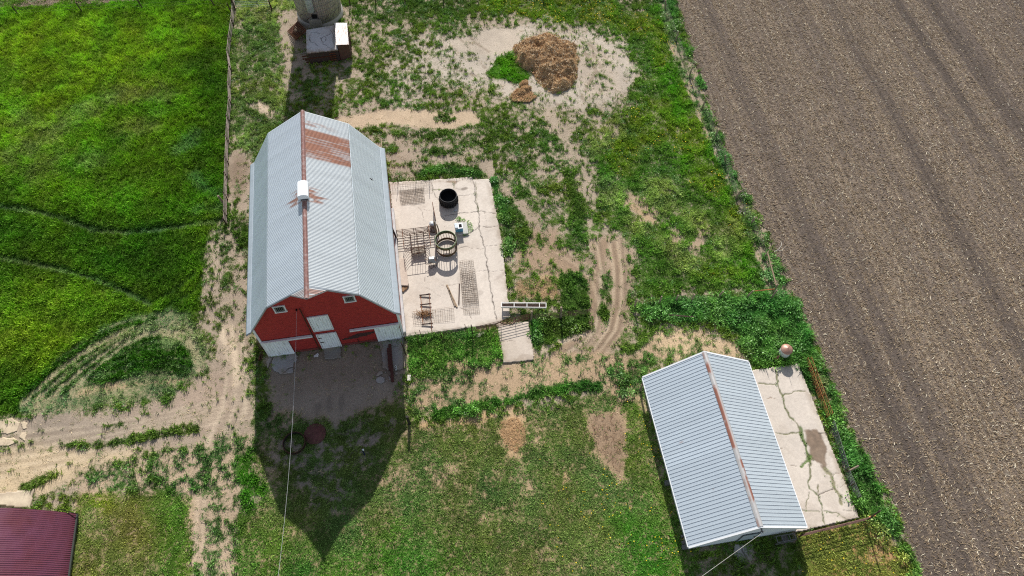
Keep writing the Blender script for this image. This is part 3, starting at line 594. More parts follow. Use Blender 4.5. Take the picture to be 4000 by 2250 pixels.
# corn stalk residue
def sticks(name, label, x, y, z, L, wd, col, mat, flat=.25, cat='stubble'):
    n = len(x); a = rng.uniform(0, math.pi, n); e = rng.normal(0, flat, n); d = np.stack([np.cos(a)*np.cos(e), np.sin(a)*np.cos(e), np.sin(e)], -1)*L[:, None]*.5
    s = np.stack([-np.sin(a), np.cos(a), np.zeros(n)], -1)*wd[:, None]; u = np.stack([np.zeros(n), np.zeros(n), np.ones(n)], -1)*wd[:, None]
    c_ = np.stack([x, y, z+np.abs(d[:, 2])], -1); V = np.stack([c_-d-s, c_-d+s, c_-d+u*1.4, c_+d-s, c_+d+s, c_+d+u*1.4], 1)
    o = np.arange(n)[:, None]*6; F = np.concatenate([o+np.array([[0, 3, 5, 2]]), o+np.array([[1, 2, 5, 4]]), o+np.array([[0, 1, 4, 3]])])
    return tag(mesh_np(name, V.reshape(-1, 3), F, mat, np.repeat(col, 6, 0)), label, cat, kind='stuff')
SM = attr_mat('straw_stem', .75, 0, 1, 1, spec=.3)
n = 360000; x = rng.uniform(20, 66, n); y = rng.uniform(8, 82, n); k = in_view(x, y) & (x > edge_x(y)+.05); x, y = x[k], y[k]
c, res, band, wheel = soil(x, y); k = rng.random(len(x)) < (res*.9+.10)*(.55+.6*fbm(x, y, .8, 3)); x, y, res = x[k], y[k], res[k]
n = len(x); tone = rng.random(n)
pal = np.where(tone[:, None] < .55, A(150, 128, 102, k=.9), np.where(tone[:, None] < .93, A(190, 170, 140, k=.95), A(234, 222, 196, k=1.)))*rng.uniform(.75, 1.2, (n, 1))
sticks('corn_residue', 'pale chopped corn stalks strewn in rows over the brown tilled field', x, y, np.full(n, .05), rng.uniform(.08, .30, n)*(1+.7*(tone > .98)), rng.uniform(.011, .026, n), pal, SM)
n = 9000; x = rng.uniform(-66, -35, n); y = rng.uniform(77, 84, n); k = y > np.interp(x, ys[:, 0], ys[:, 1])+.1; x, y = x[k], y[k]; n = len(x)
sticks('stubble_residue', 'pale corn stalks on the far field beyond the hay', x, y, np.full(n, .05), rng.uniform(.08, .25, n), rng.uniform(.012, .024, n), A(190, 168, 134, k=.9)*rng.uniform(.7, 1.3, (n, 1)), SM)

# ------------------------------------------------------------------ concrete slabs
CM = attr_mat('old_concrete', .85, 0, .9, 1.07, 5., .01, .3)
def slab(name, P, z, res, colf, thick=.16, rag=.1, crack=(), par=None):
    P = np.array(P); x0, y0 = P.min(0)-.2; x1, y1 = P.max(0)+.2
    gx = np.arange(x0, x1, res); gy = np.arange(y0, y1, res); X, Y = np.meshgrid(gx, gy); x, y = X.ravel(), Y.ravel()
    s = segdist(x, y, P, True); s = np.where(inside(x, y, P), s, -s)+(fbm(x, y, .7, 2, 4)-.5)*rag*2
    idx = np.arange(len(x)).reshape(X.shape)
    cs = s.reshape(X.shape); ok = (cs[:-1, :-1] > 0) & (cs[:-1, 1:] > 0) & (cs[1:, 1:] > 0) & (cs[1:, :-1] > 0)
    Q = np.stack([idx[:-1, :-1], idx[:-1, 1:], idx[1:, 1:], idx[1:, :-1]], -1)[ok]
    used = np.unique(Q); mp = -np.ones(len(x), int); mp[used] = np.arange(len(used)); Q = mp[Q]; x, y = x[used], y[used]
    zz = z+(fbm(x, y, 2.5, 3, 3)-.5)*.015; col = colf(x, y)
    for pts, wd, cc in crack:
        d = segdist(x+(fbm(x, y, .6, 1, 3)-.5)*.35, y+(fbm(x, y, .6, 4, 3)-.5)*.35, np.array(pts))
        wv = wd*.75*(.1+1.0*fbm(x, y, .45, 5, 3)); m_ = (1-sst(wv*.4, wv+.02, d))*.9; col = col*(1-m_[:, None])+np.array(cc)*m_[:, None]; zz = zz-m_*.025
    ed_ = (1-sst(.0, .75, segdist(x, y, P, True)))*sst(.35, .65, fbm(x, y, .8, 4, 4)); gr_ = sst(.52, .75, fbm(x, y, 1.9, 0, 4))*.35; ed_ = np.clip(ed_*.6+gr_*.6, 0, .7)[:, None]; col = col*(1-ed_)+A(176, 156, 134)*ed_
    # skirt
    E = np.concatenate([Q[:, [0, 1]], Q[:, [1, 2]], Q[:, [2, 3]], Q[:, [3, 0]]]); key = np.sort(E, 1); key = key[:, 0]*10**7+key[:, 1]
    u, inv, cnt = np.unique(key, return_inverse=True, return_counts=True); B = E[cnt[inv] == 1]
    bv = np.unique(B); m2 = -np.ones(len(x), int); m2[bv] = len(x)+np.arange(len(bv))
    V = np.concatenate([np.stack([x, y, zz], -1), np.stack([x[bv], y[bv], zz[bv]-thick], -1)]); col = np.concatenate([col, col[bv]*.55])
    SK = np.stack([B[:, 1], B[:, 0], m2[B[:, 0]], m2[B[:, 1]]], -1)
    return mesh_np(name, V, np.concatenate([Q, SK]), CM, col, par)
MOSS = A(112, 112, 74, k=.75); DARK = A(92, 82, 74, k=.7)
def conc(base, va=.1, stains=()):
    base = np.array(base)
    def f(x, y):
        c = base*(1+(fbm(x, y, 3., 1, 4)-.5)*va*2.2)[:, None]*(1+(fbm(x, y, .25, 2, 2)-.5)*va*.8)[:, None]
        for P, cc, a in stains:
            P = np.array(P); s = segdist(x, y, P, True); s = np.where(inside(x, y, P), s, -s)+(fbm(x, y, .8, 3, 4)-.5)*.9
            m_ = sst(-.12, .12, s)*a; c = c*(1-m_[:, None])+np.array(cc)*(1+(fbm(x, y, .3, 4, 3)-.5)*.7)[:, None]*m_[:, None]
        return c
    return f
C3 = lambda u, v: tuple(G(1500+u*.2415, 650+v*.2415)[:2])
C4 = lambda u, v: tuple(G(1500+u*.3451, 950+v*.3451)[:2])
YC = A(236, 222, 206)
cr = [([C3(1430, 190), C3(1460, 330), C3(1490, 600), C3(1530, 780), C3(1545, 990), C3(1600, 1230), C3(1640, 1449), C4(1160, 200), C4(1205, 480), C4(1240, 700), C4(1270, 890)], .11, DARK),
      ([C3(1000, 800), C3(1200, 775), C3(1400, 755), C3(1530, 745), C3(1680, 755), C3(1810, 765)], .07, DARK),
      ([C3(1540, 990), C3(1680, 990), C3(1850, 970)], .08, DARK), ([C3(1370, 1110), C3(1450, 1060), C3(1545, 990)], .07, DARK),
      ([C3(790, 250), C3(790, 400), C3(850, 500), C3(905, 580)], .06, DARK), ([C3(800, 390), C3(940, 385), C3(1100, 390)], .12, MOSS), ([C3(1130, 300), C3(1135, 390)], .1, MOSS),
      ([C3(1190, 1340), C3(1330, 1310), C3(1450, 1335), C3(1610, 1345)], .035, A(150, 138, 128)), ([C3(1620, 1310), C3(1890, 1270)], .04, A(140, 128, 118)),
      ([C3(1200, 485), C3(1350, 475), C3(1460, 440)], .03, A(150, 138, 128)), ([C3(550, 660), C3(610, 760), C3(650, 890)], .03, A(165, 150, 138)), ([C3(640, 725), C3(760, 740)], .025, A(165, 150, 138)),
      ([C4(1060, 320), C4(1180, 325), C4(1380, 320)], .035, A(150, 138, 128)), ([C4(850, 740), C4(960, 770), C4(1000, 850)], .05, A(120, 104, 90)), ([C4(250, 855), C4(330, 850), C4(430, 830)], .035, A(130, 118, 108)),
      ([C4(460, 390), C4(460, 500), C4(650, 610)], .02, A(165, 150, 138)), ([C4(650, 490), C4(850, 470)], .02, A(165, 150, 138)), ([C3(980, 830), C3(985, 1000)], .025, A(165, 150, 138)), ([C3(1630, 760), C3(1680, 900), C3(1670, 1000)], .02, A(165, 150, 138)), ([C3(1480, 260), C3(1510, 640), C3(1525, 740)], .07, MOSS)]
st = [([C3(905, 250), C3(1080, 230), C3(1300, 210), C3(1290, 250), C3(1180, 290), C3(1150, 330), C3(1100, 290), C3(960, 275)], A(150, 124, 100), .85),
      ([C3(1160, 370), C3(1310, 365), C3(1270, 385)], A(128, 112, 98), .7),
      ([C3(90, 270), C3(250, 262), C3(250, 300), C3(100, 320)], A(206, 186, 168), .6),
      ([C3(240, 410), C3(640, 360), C3(660, 600), C3(280, 640)], A(176, 160, 144), .45),
      ([C4(850, 350), C4(1010, 350), C4(1080, 700), C4(900, 700)], A(190, 176, 162), .35),
      ([C4(1290, 370), C4(1360, 360), C4(1350, 420), C4(1240, 430)], A(176, 158, 146), .35), ([C4(1080, 550), C4(1130, 550), C4(1120, 600), C4(1080, 600)], A(170, 155, 142), .4)]
tag(slab('yard_slab', SLAB, .13, .07, conc(YC, .12, st), .2, .07, cr), kind='structure')
C7 = lambda u, v: tuple(G(2400+u*.65574, 1300+v*.65574)[:2])
cr = [([C7(955, 205), C7(965, 260), C7(980, 330), C7(1000, 390), C7(1015, 450), C7(1045, 500), C7(1080, 545), C7(1105, 600), C7(1125, 660), C7(1145, 720), C7(1165, 780), C7(1165, 830), C7(1155, 880)], .22, MOSS),
      ([C7(1105, 570), C7(1125, 650), C7(1150, 720)], .36, A(98, 118, 62, k=.75)), ([C7(1110, 800), C7(1150, 770), C7(1165, 740)], .35, A(100, 124, 60, k=.8)),
      ([C7(860, 305), C7(970, 310)], .12, MOSS), ([C7(1000, 378), C7(1060, 355), C7(1130, 350)], .12, MOSS), ([C7(960, 600), C7(1040, 605), C7(1110, 600)], .13, MOSS),
      ([C7(1215, 600), C7(1250, 600)], .08, DARK), ([C7(1150, 880), C7(1165, 930), C7(1215, 975), C7(1230, 1050), C7(1240, 1090), C7(1260, 1160)], .17, A(104, 112, 70, k=.75)),
      ([C7(1215, 975), C7(1260, 950), C7(1300, 935)], .1, DARK), ([C7(1215, 910), C7(1215, 960)], .1, MOSS), ([C7(1165, 960), C7(1145, 1010), C7(1140, 1060)], .09, MOSS),
      ([C7(1110, 1055), C7(1220, 1070)], .12, A(104, 112, 70, k=.75)), ([C7(1240, 1060), C7(1320, 1075), C7(1390, 1120)], .11, A(104, 112, 70, k=.75)), ([C7(1250, 815), C7(1290, 860), C7(1310, 930), C7(1345, 980), C7(1350, 1020)], .4, A(136, 132, 96, k=.8)),
      ([C7(870, 690), C7(1000, 690)], .04, A(170, 155, 140)), ([C7(1020, 790), C7(1100, 800)], .04, A(170, 155, 140)), ([C7(1360, 1060), C7(1440, 1075)], .04, A(150, 140, 128)), ([C7(1290, 850), C7(1340, 840)], .03, A(170, 155, 140)), ([C7(1340, 920), C7(1380, 905)], .03, A(170, 155, 140)),
      ([C7(910, 395), C7(935, 385), C7(955, 400)], .08, A(160, 134, 112))]
st = [([C7(1140, 590), C7(1190, 590), C7(1225, 605), C7(1245, 660), C7(1262, 740), C7(1265, 810), C7(1250, 820), C7(1215, 780), C7(1165, 760), C7(1150, 680)], A(140, 118, 98), .95)]
tag(slab('shed_slab', PAD, .13, .07, conc(A(234, 220, 204), .13, st), .2, .06, cr), kind='structure')
tag(slab('walk_slab', WALK, .1, .08, conc(A(226, 210, 192), .08, [([C4(1540, 1280), C4(1700, 1260), C4(1700, 1340), C4(1480, 1350)], A(180, 160, 140), .5)]), .14, .14, [([C4(1330, 1110), C4(1680, 1130)], .03, A(160, 145, 130))]), kind='structure')
tag(slab('corner_slab', LPAD, .1, .1, conc(A(232, 214, 186), .06), .14, .08), kind='structure')
WS = [C4(1030, 1045), C4(1080, 1000), C4(1150, 985), C4(1140, 1030), C4(1080, 1070), C4(1040, 1070)]
tag(slab('broken_slab', WS, .1, .08, conc(A(222, 205, 186), .08), .12, .2), kind='structure')
# broken concrete in front of the barn
C8 = lambda u, v: tuple(G(950+u*.276, 1100+v*.276)[:2])
SH = A(176, 172, 170, k=.75)
def piece(name, pts, z=.08, c=SH, cr=()): return tag(slab(name, pts, z, .07, conc(c, .08), .12, .12, cr), kind='structure')
piece('apron_west', [C8(430, 1060), C8(720, 1015), C8(780, 1040), C8(770, 1110), C8(720, 1150), C8(710, 1290), C8(600, 1300), C8(520, 1310), C8(440, 1270), C8(400, 1200), C8(410, 1120)], cr=[([C8(560, 1310), C8(640, 1240), C8(700, 1215)], .12, DARK*.6)])
piece('apron_chip', [C8(310, 1140), C8(370, 1075), C8(430, 1065), C8(390, 1150), C8(345, 1240)], .07)
piece('door_apron', [C8(1135, 945), C8(1392, 905), C8(1385, 1080), C8(1150, 1112)], .16, A(150, 144, 138, k=.75))
piece('apron_east', [C8(1930, 840), C8(2265, 790), C8(2265, 1250), C8(2100, 1270), C8(1960, 1230), C8(1960, 1080), C8(1935, 960)], .09, A(166, 160, 156, k=.75), [([C8(1930, 830), C8(1970, 960), C8(1950, 1100), C8(1965, 1220)], .12, DARK*.6), ([C8(2000, 900), C8(2260, 930)], .04, DARK)])
for q in ([(1920, 1260), (1975, 1265), (1985, 1310), (1930, 1340), (1880, 1350), (1885, 1300)], [(1870, 1370), (1960, 1330), (2010, 1360), (2010, 1420), (1960, 1445), (1890, 1430)], [(1985, 1260), (2050, 1270), (2040, 1300), (2000, 1310)], [(2050, 1330), (2095, 1340), (2100, 1400), (2060, 1395)], [(2140, 1290), (2200, 1280), (2190, 1330), (2150, 1325)], [(2210, 1330), (2262, 1320), (2262, 1390), (2190, 1385)], [(2020, 1370), (2050, 1400), (2030, 1430)], [(2110, 1360), (2150, 1400), (2120, 1420)]):
    piece('broken_slab', [C8(*p) for p in q], .07, A(182, 178, 176, k=.75))
piece('shed_apron', [C7(715, 1260), C7(770, 1255), C7(825, 1262), C7(833, 1310), C7(815, 1360), C7(780, 1380), C7(740, 1365), C7(712, 1330), C7(703, 1290)], .07, A(184, 180, 176, k=.8), [([C7(745, 1260), C7(775, 1310), C7(795, 1375)], .13, DARK*.6)])
for q in ([(-10, 1058), (30, 1050), (50, 1062), (45, 1085), (20, 1095), (-10, 1092)], [(52, 1060), (70, 1064), (68, 1080), (55, 1082)], [(-10, 1100), (35, 1098), (48, 1110), (20, 1122), (-10, 1120)], [(54, 1088), (68, 1088), (62, 1110), (50, 1100)]):
    piece('broken_slab', W2(q), .02, A(214, 194, 164, k=.78))

# ------------------------------------------------------------------ materials for built things
RED = plain('red_siding', A(172, 56, 52, k=1.05), .75, lo=.86, hi=1.1, scale=2.5, stretch=(1, 1, 6), second=A(148, 47, 45, k=1.0), sscale=1.2)
def siding(mat, pitch, depth):
    """horizontal lap siding: real lap profile as bump along z"""
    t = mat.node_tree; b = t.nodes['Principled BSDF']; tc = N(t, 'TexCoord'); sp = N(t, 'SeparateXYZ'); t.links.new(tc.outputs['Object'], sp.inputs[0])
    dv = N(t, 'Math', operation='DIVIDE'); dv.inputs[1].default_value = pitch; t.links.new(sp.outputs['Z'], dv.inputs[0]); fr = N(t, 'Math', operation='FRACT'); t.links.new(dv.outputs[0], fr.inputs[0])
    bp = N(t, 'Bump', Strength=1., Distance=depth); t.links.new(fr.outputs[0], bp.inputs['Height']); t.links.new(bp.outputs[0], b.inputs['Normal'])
    mr_ = N(t, 'MapRange'); mr_.inputs[1].default_value = .0; mr_.inputs[2].default_value = .3; mr_.inputs[3].default_value = .72; mr_.inputs[4].default_value = 1.04; t.links.new(fr.outputs[0], mr_.inputs[0])  # dark line at each lap edge: shade of the lap painted into the colour
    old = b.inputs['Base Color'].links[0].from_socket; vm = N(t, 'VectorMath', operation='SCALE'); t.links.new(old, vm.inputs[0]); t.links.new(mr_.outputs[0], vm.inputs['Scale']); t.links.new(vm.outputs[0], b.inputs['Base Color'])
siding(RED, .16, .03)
WHITE = plain('white_paint', A(236, 238, 240, k=.82), .6, lo=.9, hi=1.05, scale=2., stretch=(4, 4, .8), second=A(206, 204, 196, k=.75), sscale=2.5, sth=(.56, .75))
WTRIM = plain('white_trim', A(240, 240, 240, k=.84), .55, lo=.95, hi=1.04, scale=3.)
WOOD = plain('grey_wood', A(168, 150, 128, k=.6), .85, lo=.7, hi=1.2, scale=6., stretch=(6, 6, 1), bump=.01)
WOODL = plain('pale_board', A(190, 164, 134, k=.7), .85, lo=.75, hi=1.15, scale=6., second=A(150, 120, 92, k=.6))
WOODD = plain('dark_timber', A(88, 66, 58, k=.55), .85, lo=.7, hi=1.2, scale=5.)
RUST = plain('rusty_pipe', A(148, 92, 58, k=.6), .8, .1, lo=.7, hi=1.2, scale=8., second=A(96, 60, 46, k=.6), sscale=4.)
RUSTO = plain('orange_rust', A(176, 112, 66, k=.75), .8, .1, lo=.8, hi=1.2, scale=8., second=A(120, 74, 50, k=.6), sscale=5.)
RDARK = plain('dark_rusty_bar', A(96, 62, 48, k=.6), .75, .2, lo=.7, hi=1.25, scale=9., second=A(150, 104, 60, k=.6), sscale=6., sth=(.55, .7))
STEEL = plain('grey_steel', A(150, 148, 146, k=.55), .5, .5, lo=.8, hi=1.15, scale=7.)
GALV = plain('galvanised_tin', A(214, 216, 218, k=.8), .4, .6, lo=.85, hi=1.1, scale=6.)
BLACK = plain('black_rubber', A(34, 34, 36, k=.6), .75, lo=.7, hi=1.3, scale=9., bump=.03)
DHOLE = plain('dark_inside', A(24, 24, 26, k=.4), .9, lo=.9, hi=1.1)
GREENP = plain('green_band', A(98, 112, 78, k=.65), .6, .2, lo=.8, hi=1.15, scale=5., second=A(140, 104, 62, k=.65), sscale=2.4, sth=(.46, .62))
WIRE = plain('dark_wire', A(120, 112, 104, k=.5), .6, .5, lo=.8, hi=1.2)
MWIRE = plain('mesh_wire', A(158, 142, 124, k=.6), .7, .3, lo=.6, hi=1.25, second=A(150, 110, 70, k=.6))


# ------------------------------------------------------------------ red barn
barn = thing('barn', 'big red gambrel barn with grey metal roof, white sliding doors and a rusted roof patch', 'barn', (BX, BY, 0), BA)
XP = [(0, 12.29), (1.47, 11.37), (3.76, 9.97), (6.12, 6.24), (6.62, 5.9)]
LB = 17.4
def roofz(x): return np.interp(np.abs(x), [p[0] for p in XP], [p[1] for p in XP])
GABP = [(-6.17, 0), (6.17, 0), (6.17, 6.1), (6.05, 6.25), (3.72, 9.88), (1.45, 11.28), (0, 12.2), (-1.45, 11.28), (-3.72, 9.88), (-6.05, 6.25), (-6.17, 6.1)]
mb = MB(); n = len(GABP); mb.add([(x, 0, z) for x, z in GABP]+[(x, LB, z) for x, z in GABP], [tuple(range(n)), tuple(range(n, 2*n))[::-1]]+[(0, n, n+n-1, n-1), (1, 2, n+2, n+1)])
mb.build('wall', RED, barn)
# roof panels with sheet-to-sheet tone, corrugation and rust as vertex colour
SKM = attr_mat('eave_metal', .6, 0, .97, 1.03, 8., spec=.3)
RM = attr_mat('ribbed_roof_metal', .42, .35, .97, 1.03, 8., spec=.5)
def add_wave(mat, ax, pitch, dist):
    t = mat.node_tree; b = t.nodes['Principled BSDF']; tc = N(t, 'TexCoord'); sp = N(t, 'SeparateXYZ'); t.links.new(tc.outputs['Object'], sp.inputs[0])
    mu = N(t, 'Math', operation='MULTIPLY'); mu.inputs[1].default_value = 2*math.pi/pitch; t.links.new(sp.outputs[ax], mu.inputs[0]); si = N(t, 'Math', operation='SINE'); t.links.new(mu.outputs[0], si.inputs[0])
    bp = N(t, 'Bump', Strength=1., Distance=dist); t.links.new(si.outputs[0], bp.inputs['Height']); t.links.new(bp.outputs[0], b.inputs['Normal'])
    # colour darker in the grooves, lighter on the crests
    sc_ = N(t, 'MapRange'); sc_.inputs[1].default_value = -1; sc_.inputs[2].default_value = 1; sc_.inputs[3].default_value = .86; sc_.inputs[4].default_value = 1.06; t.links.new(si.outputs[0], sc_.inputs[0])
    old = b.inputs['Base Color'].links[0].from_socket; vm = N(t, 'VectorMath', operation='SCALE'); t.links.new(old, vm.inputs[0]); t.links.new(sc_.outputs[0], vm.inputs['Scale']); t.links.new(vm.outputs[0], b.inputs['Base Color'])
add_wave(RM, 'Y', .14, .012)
ROOFC = {0: A(208, 214, 216, k=.74), 1: A(206, 216, 224, k=.78)}
def rcol(x, y, base, side):
    sh = np.floor(y/.68).astype(int); tone = 1+(_T[1][(sh*7+13*side) & 255, 5]-.5)*.075
    seam = np.exp(-((np.mod(y, .68)-.34)/.05)**2)*.05; nail = (fbm(x, y, .2, 3, 2) > .80)*.1
    return np.array(base)*(tone*(1+(fbm(x, y*3, 1.5, 2, 4)-.5)*.1)*(1-seam)*(1-nail))[:, None]
RU = A(168, 112, 86, k=.76); RU2 = A(136, 84, 64, k=.7)
def rusty(c, x, y, m_):
    cc = RU*(1-vn(x, y, .9, 2)[:, None]*.45)+RU2*vn(x, y, .9, 2)[:, None]*.45; return c*(1-m_[:, None])+cc*m_[:, None]
def roof_part(name, side, i0, i1, base, y0=-.8, y1=LB+.8, parent=barn, lab=None):
    a, b_ = XP[i0], XP[i1]; nu = max(3, int(math.hypot(b_[0]-a[0], b_[1]-a[1])/.09)); nv = int((y1-y0)/.07)
    U, Vv = np.meshgrid(np.linspace(0, 1, nu), np.linspace(y0, y1, nv)); u = U.ravel(); y = Vv.ravel(); x = a[0]+(b_[0]-a[0])*u; z = a[1]+(b_[1]-a[1])*u
    c = rcol(x*side, y, base, side+i0)
    if i1 <= 2:
        if side > 0:
            st_ = fbm(x*.25, y*1., .16, 3, 3); blot = fbm(x, y*2.4, 1.3, 1, 4); e = sst(12.6, 12.8, y)*sst(16.25, 16., y)
            sy_ = vn(x*.03, y, .09, 2); sx_ = vn(x*.06, y, .23, 4); st2 = .5*sy_+.35*sx_+.15*vn(x, y, .3, 1)
            m_ = e*np.clip(.52+.9*sst(.30, .62, st2+.35*(blot-.5)), 0, .97); c = rusty(c, x, y, m_)
            e = sst(16.5, 16.6, y)*sst(17.2, 17., y)*sst(3.4, .3, x)*sst(.44, .56, fbm(x*.3, y, .3, 2, 3)); c = rusty(c, x, y, e*.65)
        ang = np.abs(y-8.55); m_ = sst(1., .15, x-1.15*vn(x*0, y, .13, 4))*sst(1.0, .55, ang)*sst(.3, .6, vn(x*.2, y, .12, 1)); c = rusty(c, x, y, m_*.9*(x > .1))
        m_ = sst(.06, .2, .8-np.abs(y+.1))*0; c = rusty(c, x, y, m_)
        c = rusty(c, x, y, sst(-.25, -.6, y)*(x < 1.5)*.0)
    X_ = x*side; idx = np.arange(nu*nv).reshape(nv, nu); Q = np.stack([idx[:-1, :-1], idx[:-1, 1:], idx[1:, 1:], idx[1:, :-1]], -1).reshape(-1, 4)
    if side < 0: Q = Q[:, ::-1]
    nrm = np.array([(a[1]-b_[1]), 0, (b_[0]-a[0])]); nrm /= np.linalg.norm(nrm); nrm[0] *= side
    V = np.stack([X_, y, z], -1); th = V-nrm*.07; bi = np.concatenate([idx[0, :], idx[1:, -1], idx[-1, -2::-1], idx[-2:0:-1, 0]])
    m2 = {int(k): len(V)+j for j, k in enumerate(bi)}; SK = np.array([[bi[(j+1) % len(bi)], bi[j], m2[int(bi[j])], m2[int(bi[(j+1) % len(bi)])]] for j in range(len(bi))])
    if side < 0: SK = SK[:, ::-1]
    V = np.concatenate([V, th[bi]]); c = np.concatenate([c, c[bi]*.5])
    o = mesh_np(name, V, np.concatenate([Q, SK]), SKM if i0 == 3 else RM, c, parent)
    if lab: o['label'] = lab
    return o
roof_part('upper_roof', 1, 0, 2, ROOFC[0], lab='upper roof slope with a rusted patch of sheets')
roof_part('upper_roof', -1, 0, 2, A(204, 214, 222, k=.84))  # slopes get separate base colours that carry their differing sheen
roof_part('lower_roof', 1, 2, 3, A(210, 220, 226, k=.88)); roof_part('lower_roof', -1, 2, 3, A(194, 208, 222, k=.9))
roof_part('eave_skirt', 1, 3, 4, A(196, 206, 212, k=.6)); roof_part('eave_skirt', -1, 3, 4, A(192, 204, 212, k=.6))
# hay hood: the peak runs forward to a point
HD = attr_mat('hood_metal', .5, .3, .97, 1.03, 8.); add_wave(HD, 'Y', .14, .012)
for s in (1, -1):
    nu, nv = 18, 18; V = []; c = []
    for j in range(nv):
        for i in range(nu):
            u = i/(nu-1); q = j/(nv-1); x = 1.47*u; yf = -.8-1.12*(1-u)*q; V.append((x*s, yf, 12.29-.92*u+.004))
    V = np.array(V); c = rcol(V[:, 0], V[:, 1], ROOFC[0], 2)
    m_ = (sst(.2, .5, fbm(V[:, 0]*.3, V[:, 1]*2, .4, 3, 3))*sst(-.85, -1., V[:, 1])*(.75 if s > 0 else .35)); c = rusty(c, V[:, 0], V[:, 1], m_)
    idx = np.arange(nu*nv).reshape(nv, nu); Q = np.stack([idx[:-1, :-1], idx[:-1, 1:], idx[1:, 1:], idx[1:, :-1]], -1).reshape(-1, 4)
    V2 = V-[0, 0, .08]; Q2 = Q[:, ::-1]+len(V)
    mesh_np('hood_roof', np.concatenate([V, V2]), np.concatenate([Q, Q2]), HD, np.concatenate([c, c*.4]), barn)
mb = MB()
for s in (1, -1):
    a, b_ = (0, -1.94, 12.24), (1.5*s, -.82, 11.31); mb.tube([a, b_], .05, 4)
    for i in (1, 2, 3): mb.tube([(XP[i][0]*s, -.84, XP[i][1]-.07), (XP[i+1][0]*s, -.84, XP[i+1][1]-.07)], .06, 4)
split_build(mb, 'verge_board', plain('weathered_board', A(190, 188, 180, k=.65), .8, lo=.7, hi=1.1, scale=5.), barn)
# closed soffit under the hood
MB().add([(-1.45, 0, 11.27), (1.45, 0, 11.27), (1.5, -.8, 11.27), (0, -1.88, 12.15), (-1.5, -.8, 11.27), (0, 0, 12.15)], [(3, 5, 1, 2), (3, 4, 0, 5)]).build('hood_soffit', RED, barn)
RC = plain('rusty_ridge', A(152, 112, 104, k=.75), .7, .2, lo=.75, hi=1.15, scale=4., second=A(184, 160, 154, k=.75), sscale=2.5, sth=(.5, .65))
mb = MB()
for y0, y1 in ((-1.9, 7.75), (9.3, LB+.85)):
    P = [(-.2, 12.2), (-.09, 12.34), (0, 12.38), (.09, 12.34), (.2, 12.2)]
    vs = [(x, y0, z) for x, z in P]+[(x, y1, z) for x, z in P]; mb.add(vs, [(i+1, i, i+5, i+6) for i in range(4)]+[(0, 1, 2, 3, 4), (9, 8, 7, 6, 5)])
mb.build('ridge_cap', RC, barn)
# ridge ventilator
mb = MB(); P = [(.46*math.cos(g), 12.75+.3*math.sin(g)) for g in np.linspace(0, math.pi, 11)]+[(-.46, 12.5), (.46, 12.5)]
n = len(P); mb.add([(x, 7.75, z) for x, z in P]+[(x, 9.35, z) for x, z in P], [tuple(range(n)), tuple(range(n, 2*n))[::-1]]+[((i+1) % n, i, n+i, n+(i+1) % n) for i in range(n)])
vent = mb.build('ridge_vent', plain('vent_white', A(246, 248, 250, k=.95), .45, lo=.97, hi=1.02), barn, bevel=.02)
MB().box((0, 8.55, 12.35), (.62, 1.3, .4)).build('vent_base', STEEL, vent)
# doors, windows, trim (front gable lies in the plane y = 0)
def boards(x0, x1, z0, z1, y, n, gap=.014):
    mb = MB(); w_ = (x1-x0)/n
    for i in range(n): mb.box((x0+w_*(i+.5), y, (z0+z1)/2), (w_-gap, .05, z1-z0))
    return mb
STN = plain('door_white', A(246, 250, 252, k=.97), .65, lo=.9, hi=1.04, scale=3., stretch=(5, 5, .7), second=A(186, 182, 166, k=.72), sscale=1.6, sth=(.5, .8))
BACKD = DHOLE
for x0, x1, rx0, rx1 in ((-6.1, -3.9, -6.2, -1.64), (3.82, 6.08, 1.69, 6.12)):
    d = boards(x0, x1, .08, 2.72, -.12, 10).build('sliding_door', STN, barn)
    MB().box(((x0+x1)/2, -.085, 1.4), (x1-x0-.02, .02, 2.6)).build('door_backing', DHOLE, d)
    mb = MB(); mb.box(((x0+x1)/2, -.165, .35), (x1-x0-.1, .035, .12)); mb.build('bottom_batten', STN, d)
    mb = MB()
    for hx in (x0+.3, x1-.3): mb.box((hx, -.2, 2.86), (.22, .06, .14))
    split_build(mb, 'hanger', RDARK, d)
    MB().box(((rx0+rx1)/2, -.17, 2.98), (rx1-rx0, .2, .2)).build('door_rail', WTRIM, barn)
d = boards(-1.24, .34, .16, 2.86, -.08, 8).build('walk_door', STN, barn)
MB().box((-.45, -.045, 1.5), (1.55, .02, 2.65)).build('door_backing', DHOLE, d)
mb = MB(); mb.box((-.45, -.09, 2.92), (1.8, .09, .1)); mb.box((-1.31, -.09, 1.5), (.1, .09, 2.74)); mb.box((.41, -.09, 1.5), (.1, .09, 2.74)); split_build(mb, 'door_frame', WTRIM, d)
split_build(MB().box((-1.1, -.15, 1.45), (.3, .05, .05)).box((-1.1, -.15, 2.3), (.3, .05, .05)), 'hinge', RDARK, d)
d = boards(-1.26, .3, 3.7, 6.08, -.08, 7).build('hay_hatch', STN, barn)
MB().box((-.48, -.045, 4.9), (1.55, .02, 2.4)).build('hatch_backing', DHOLE, d)
mb = MB(); mb.box((-.48, -.09, 6.17), (1.8, .1, .12)); mb.box((-.48, -.09, 3.62), (1.8, .1, .1)); mb.box((-1.33, -.09, 4.9), (.1, .1, 2.42)); mb.box((.37, -.09, 4.9), (.1, .1, 2.42)); split_build(mb, 'hatch_frame', WTRIM, d)
WF = plain('window_frame_grey', A(150, 150, 142, k=.6), .8, lo=.7, hi=1.1, scale=6.)
GLS = plain('old_glass', A(70, 84, 80, k=.5), .2, lo=.6, hi=1.2, scale=3., spec=.6)
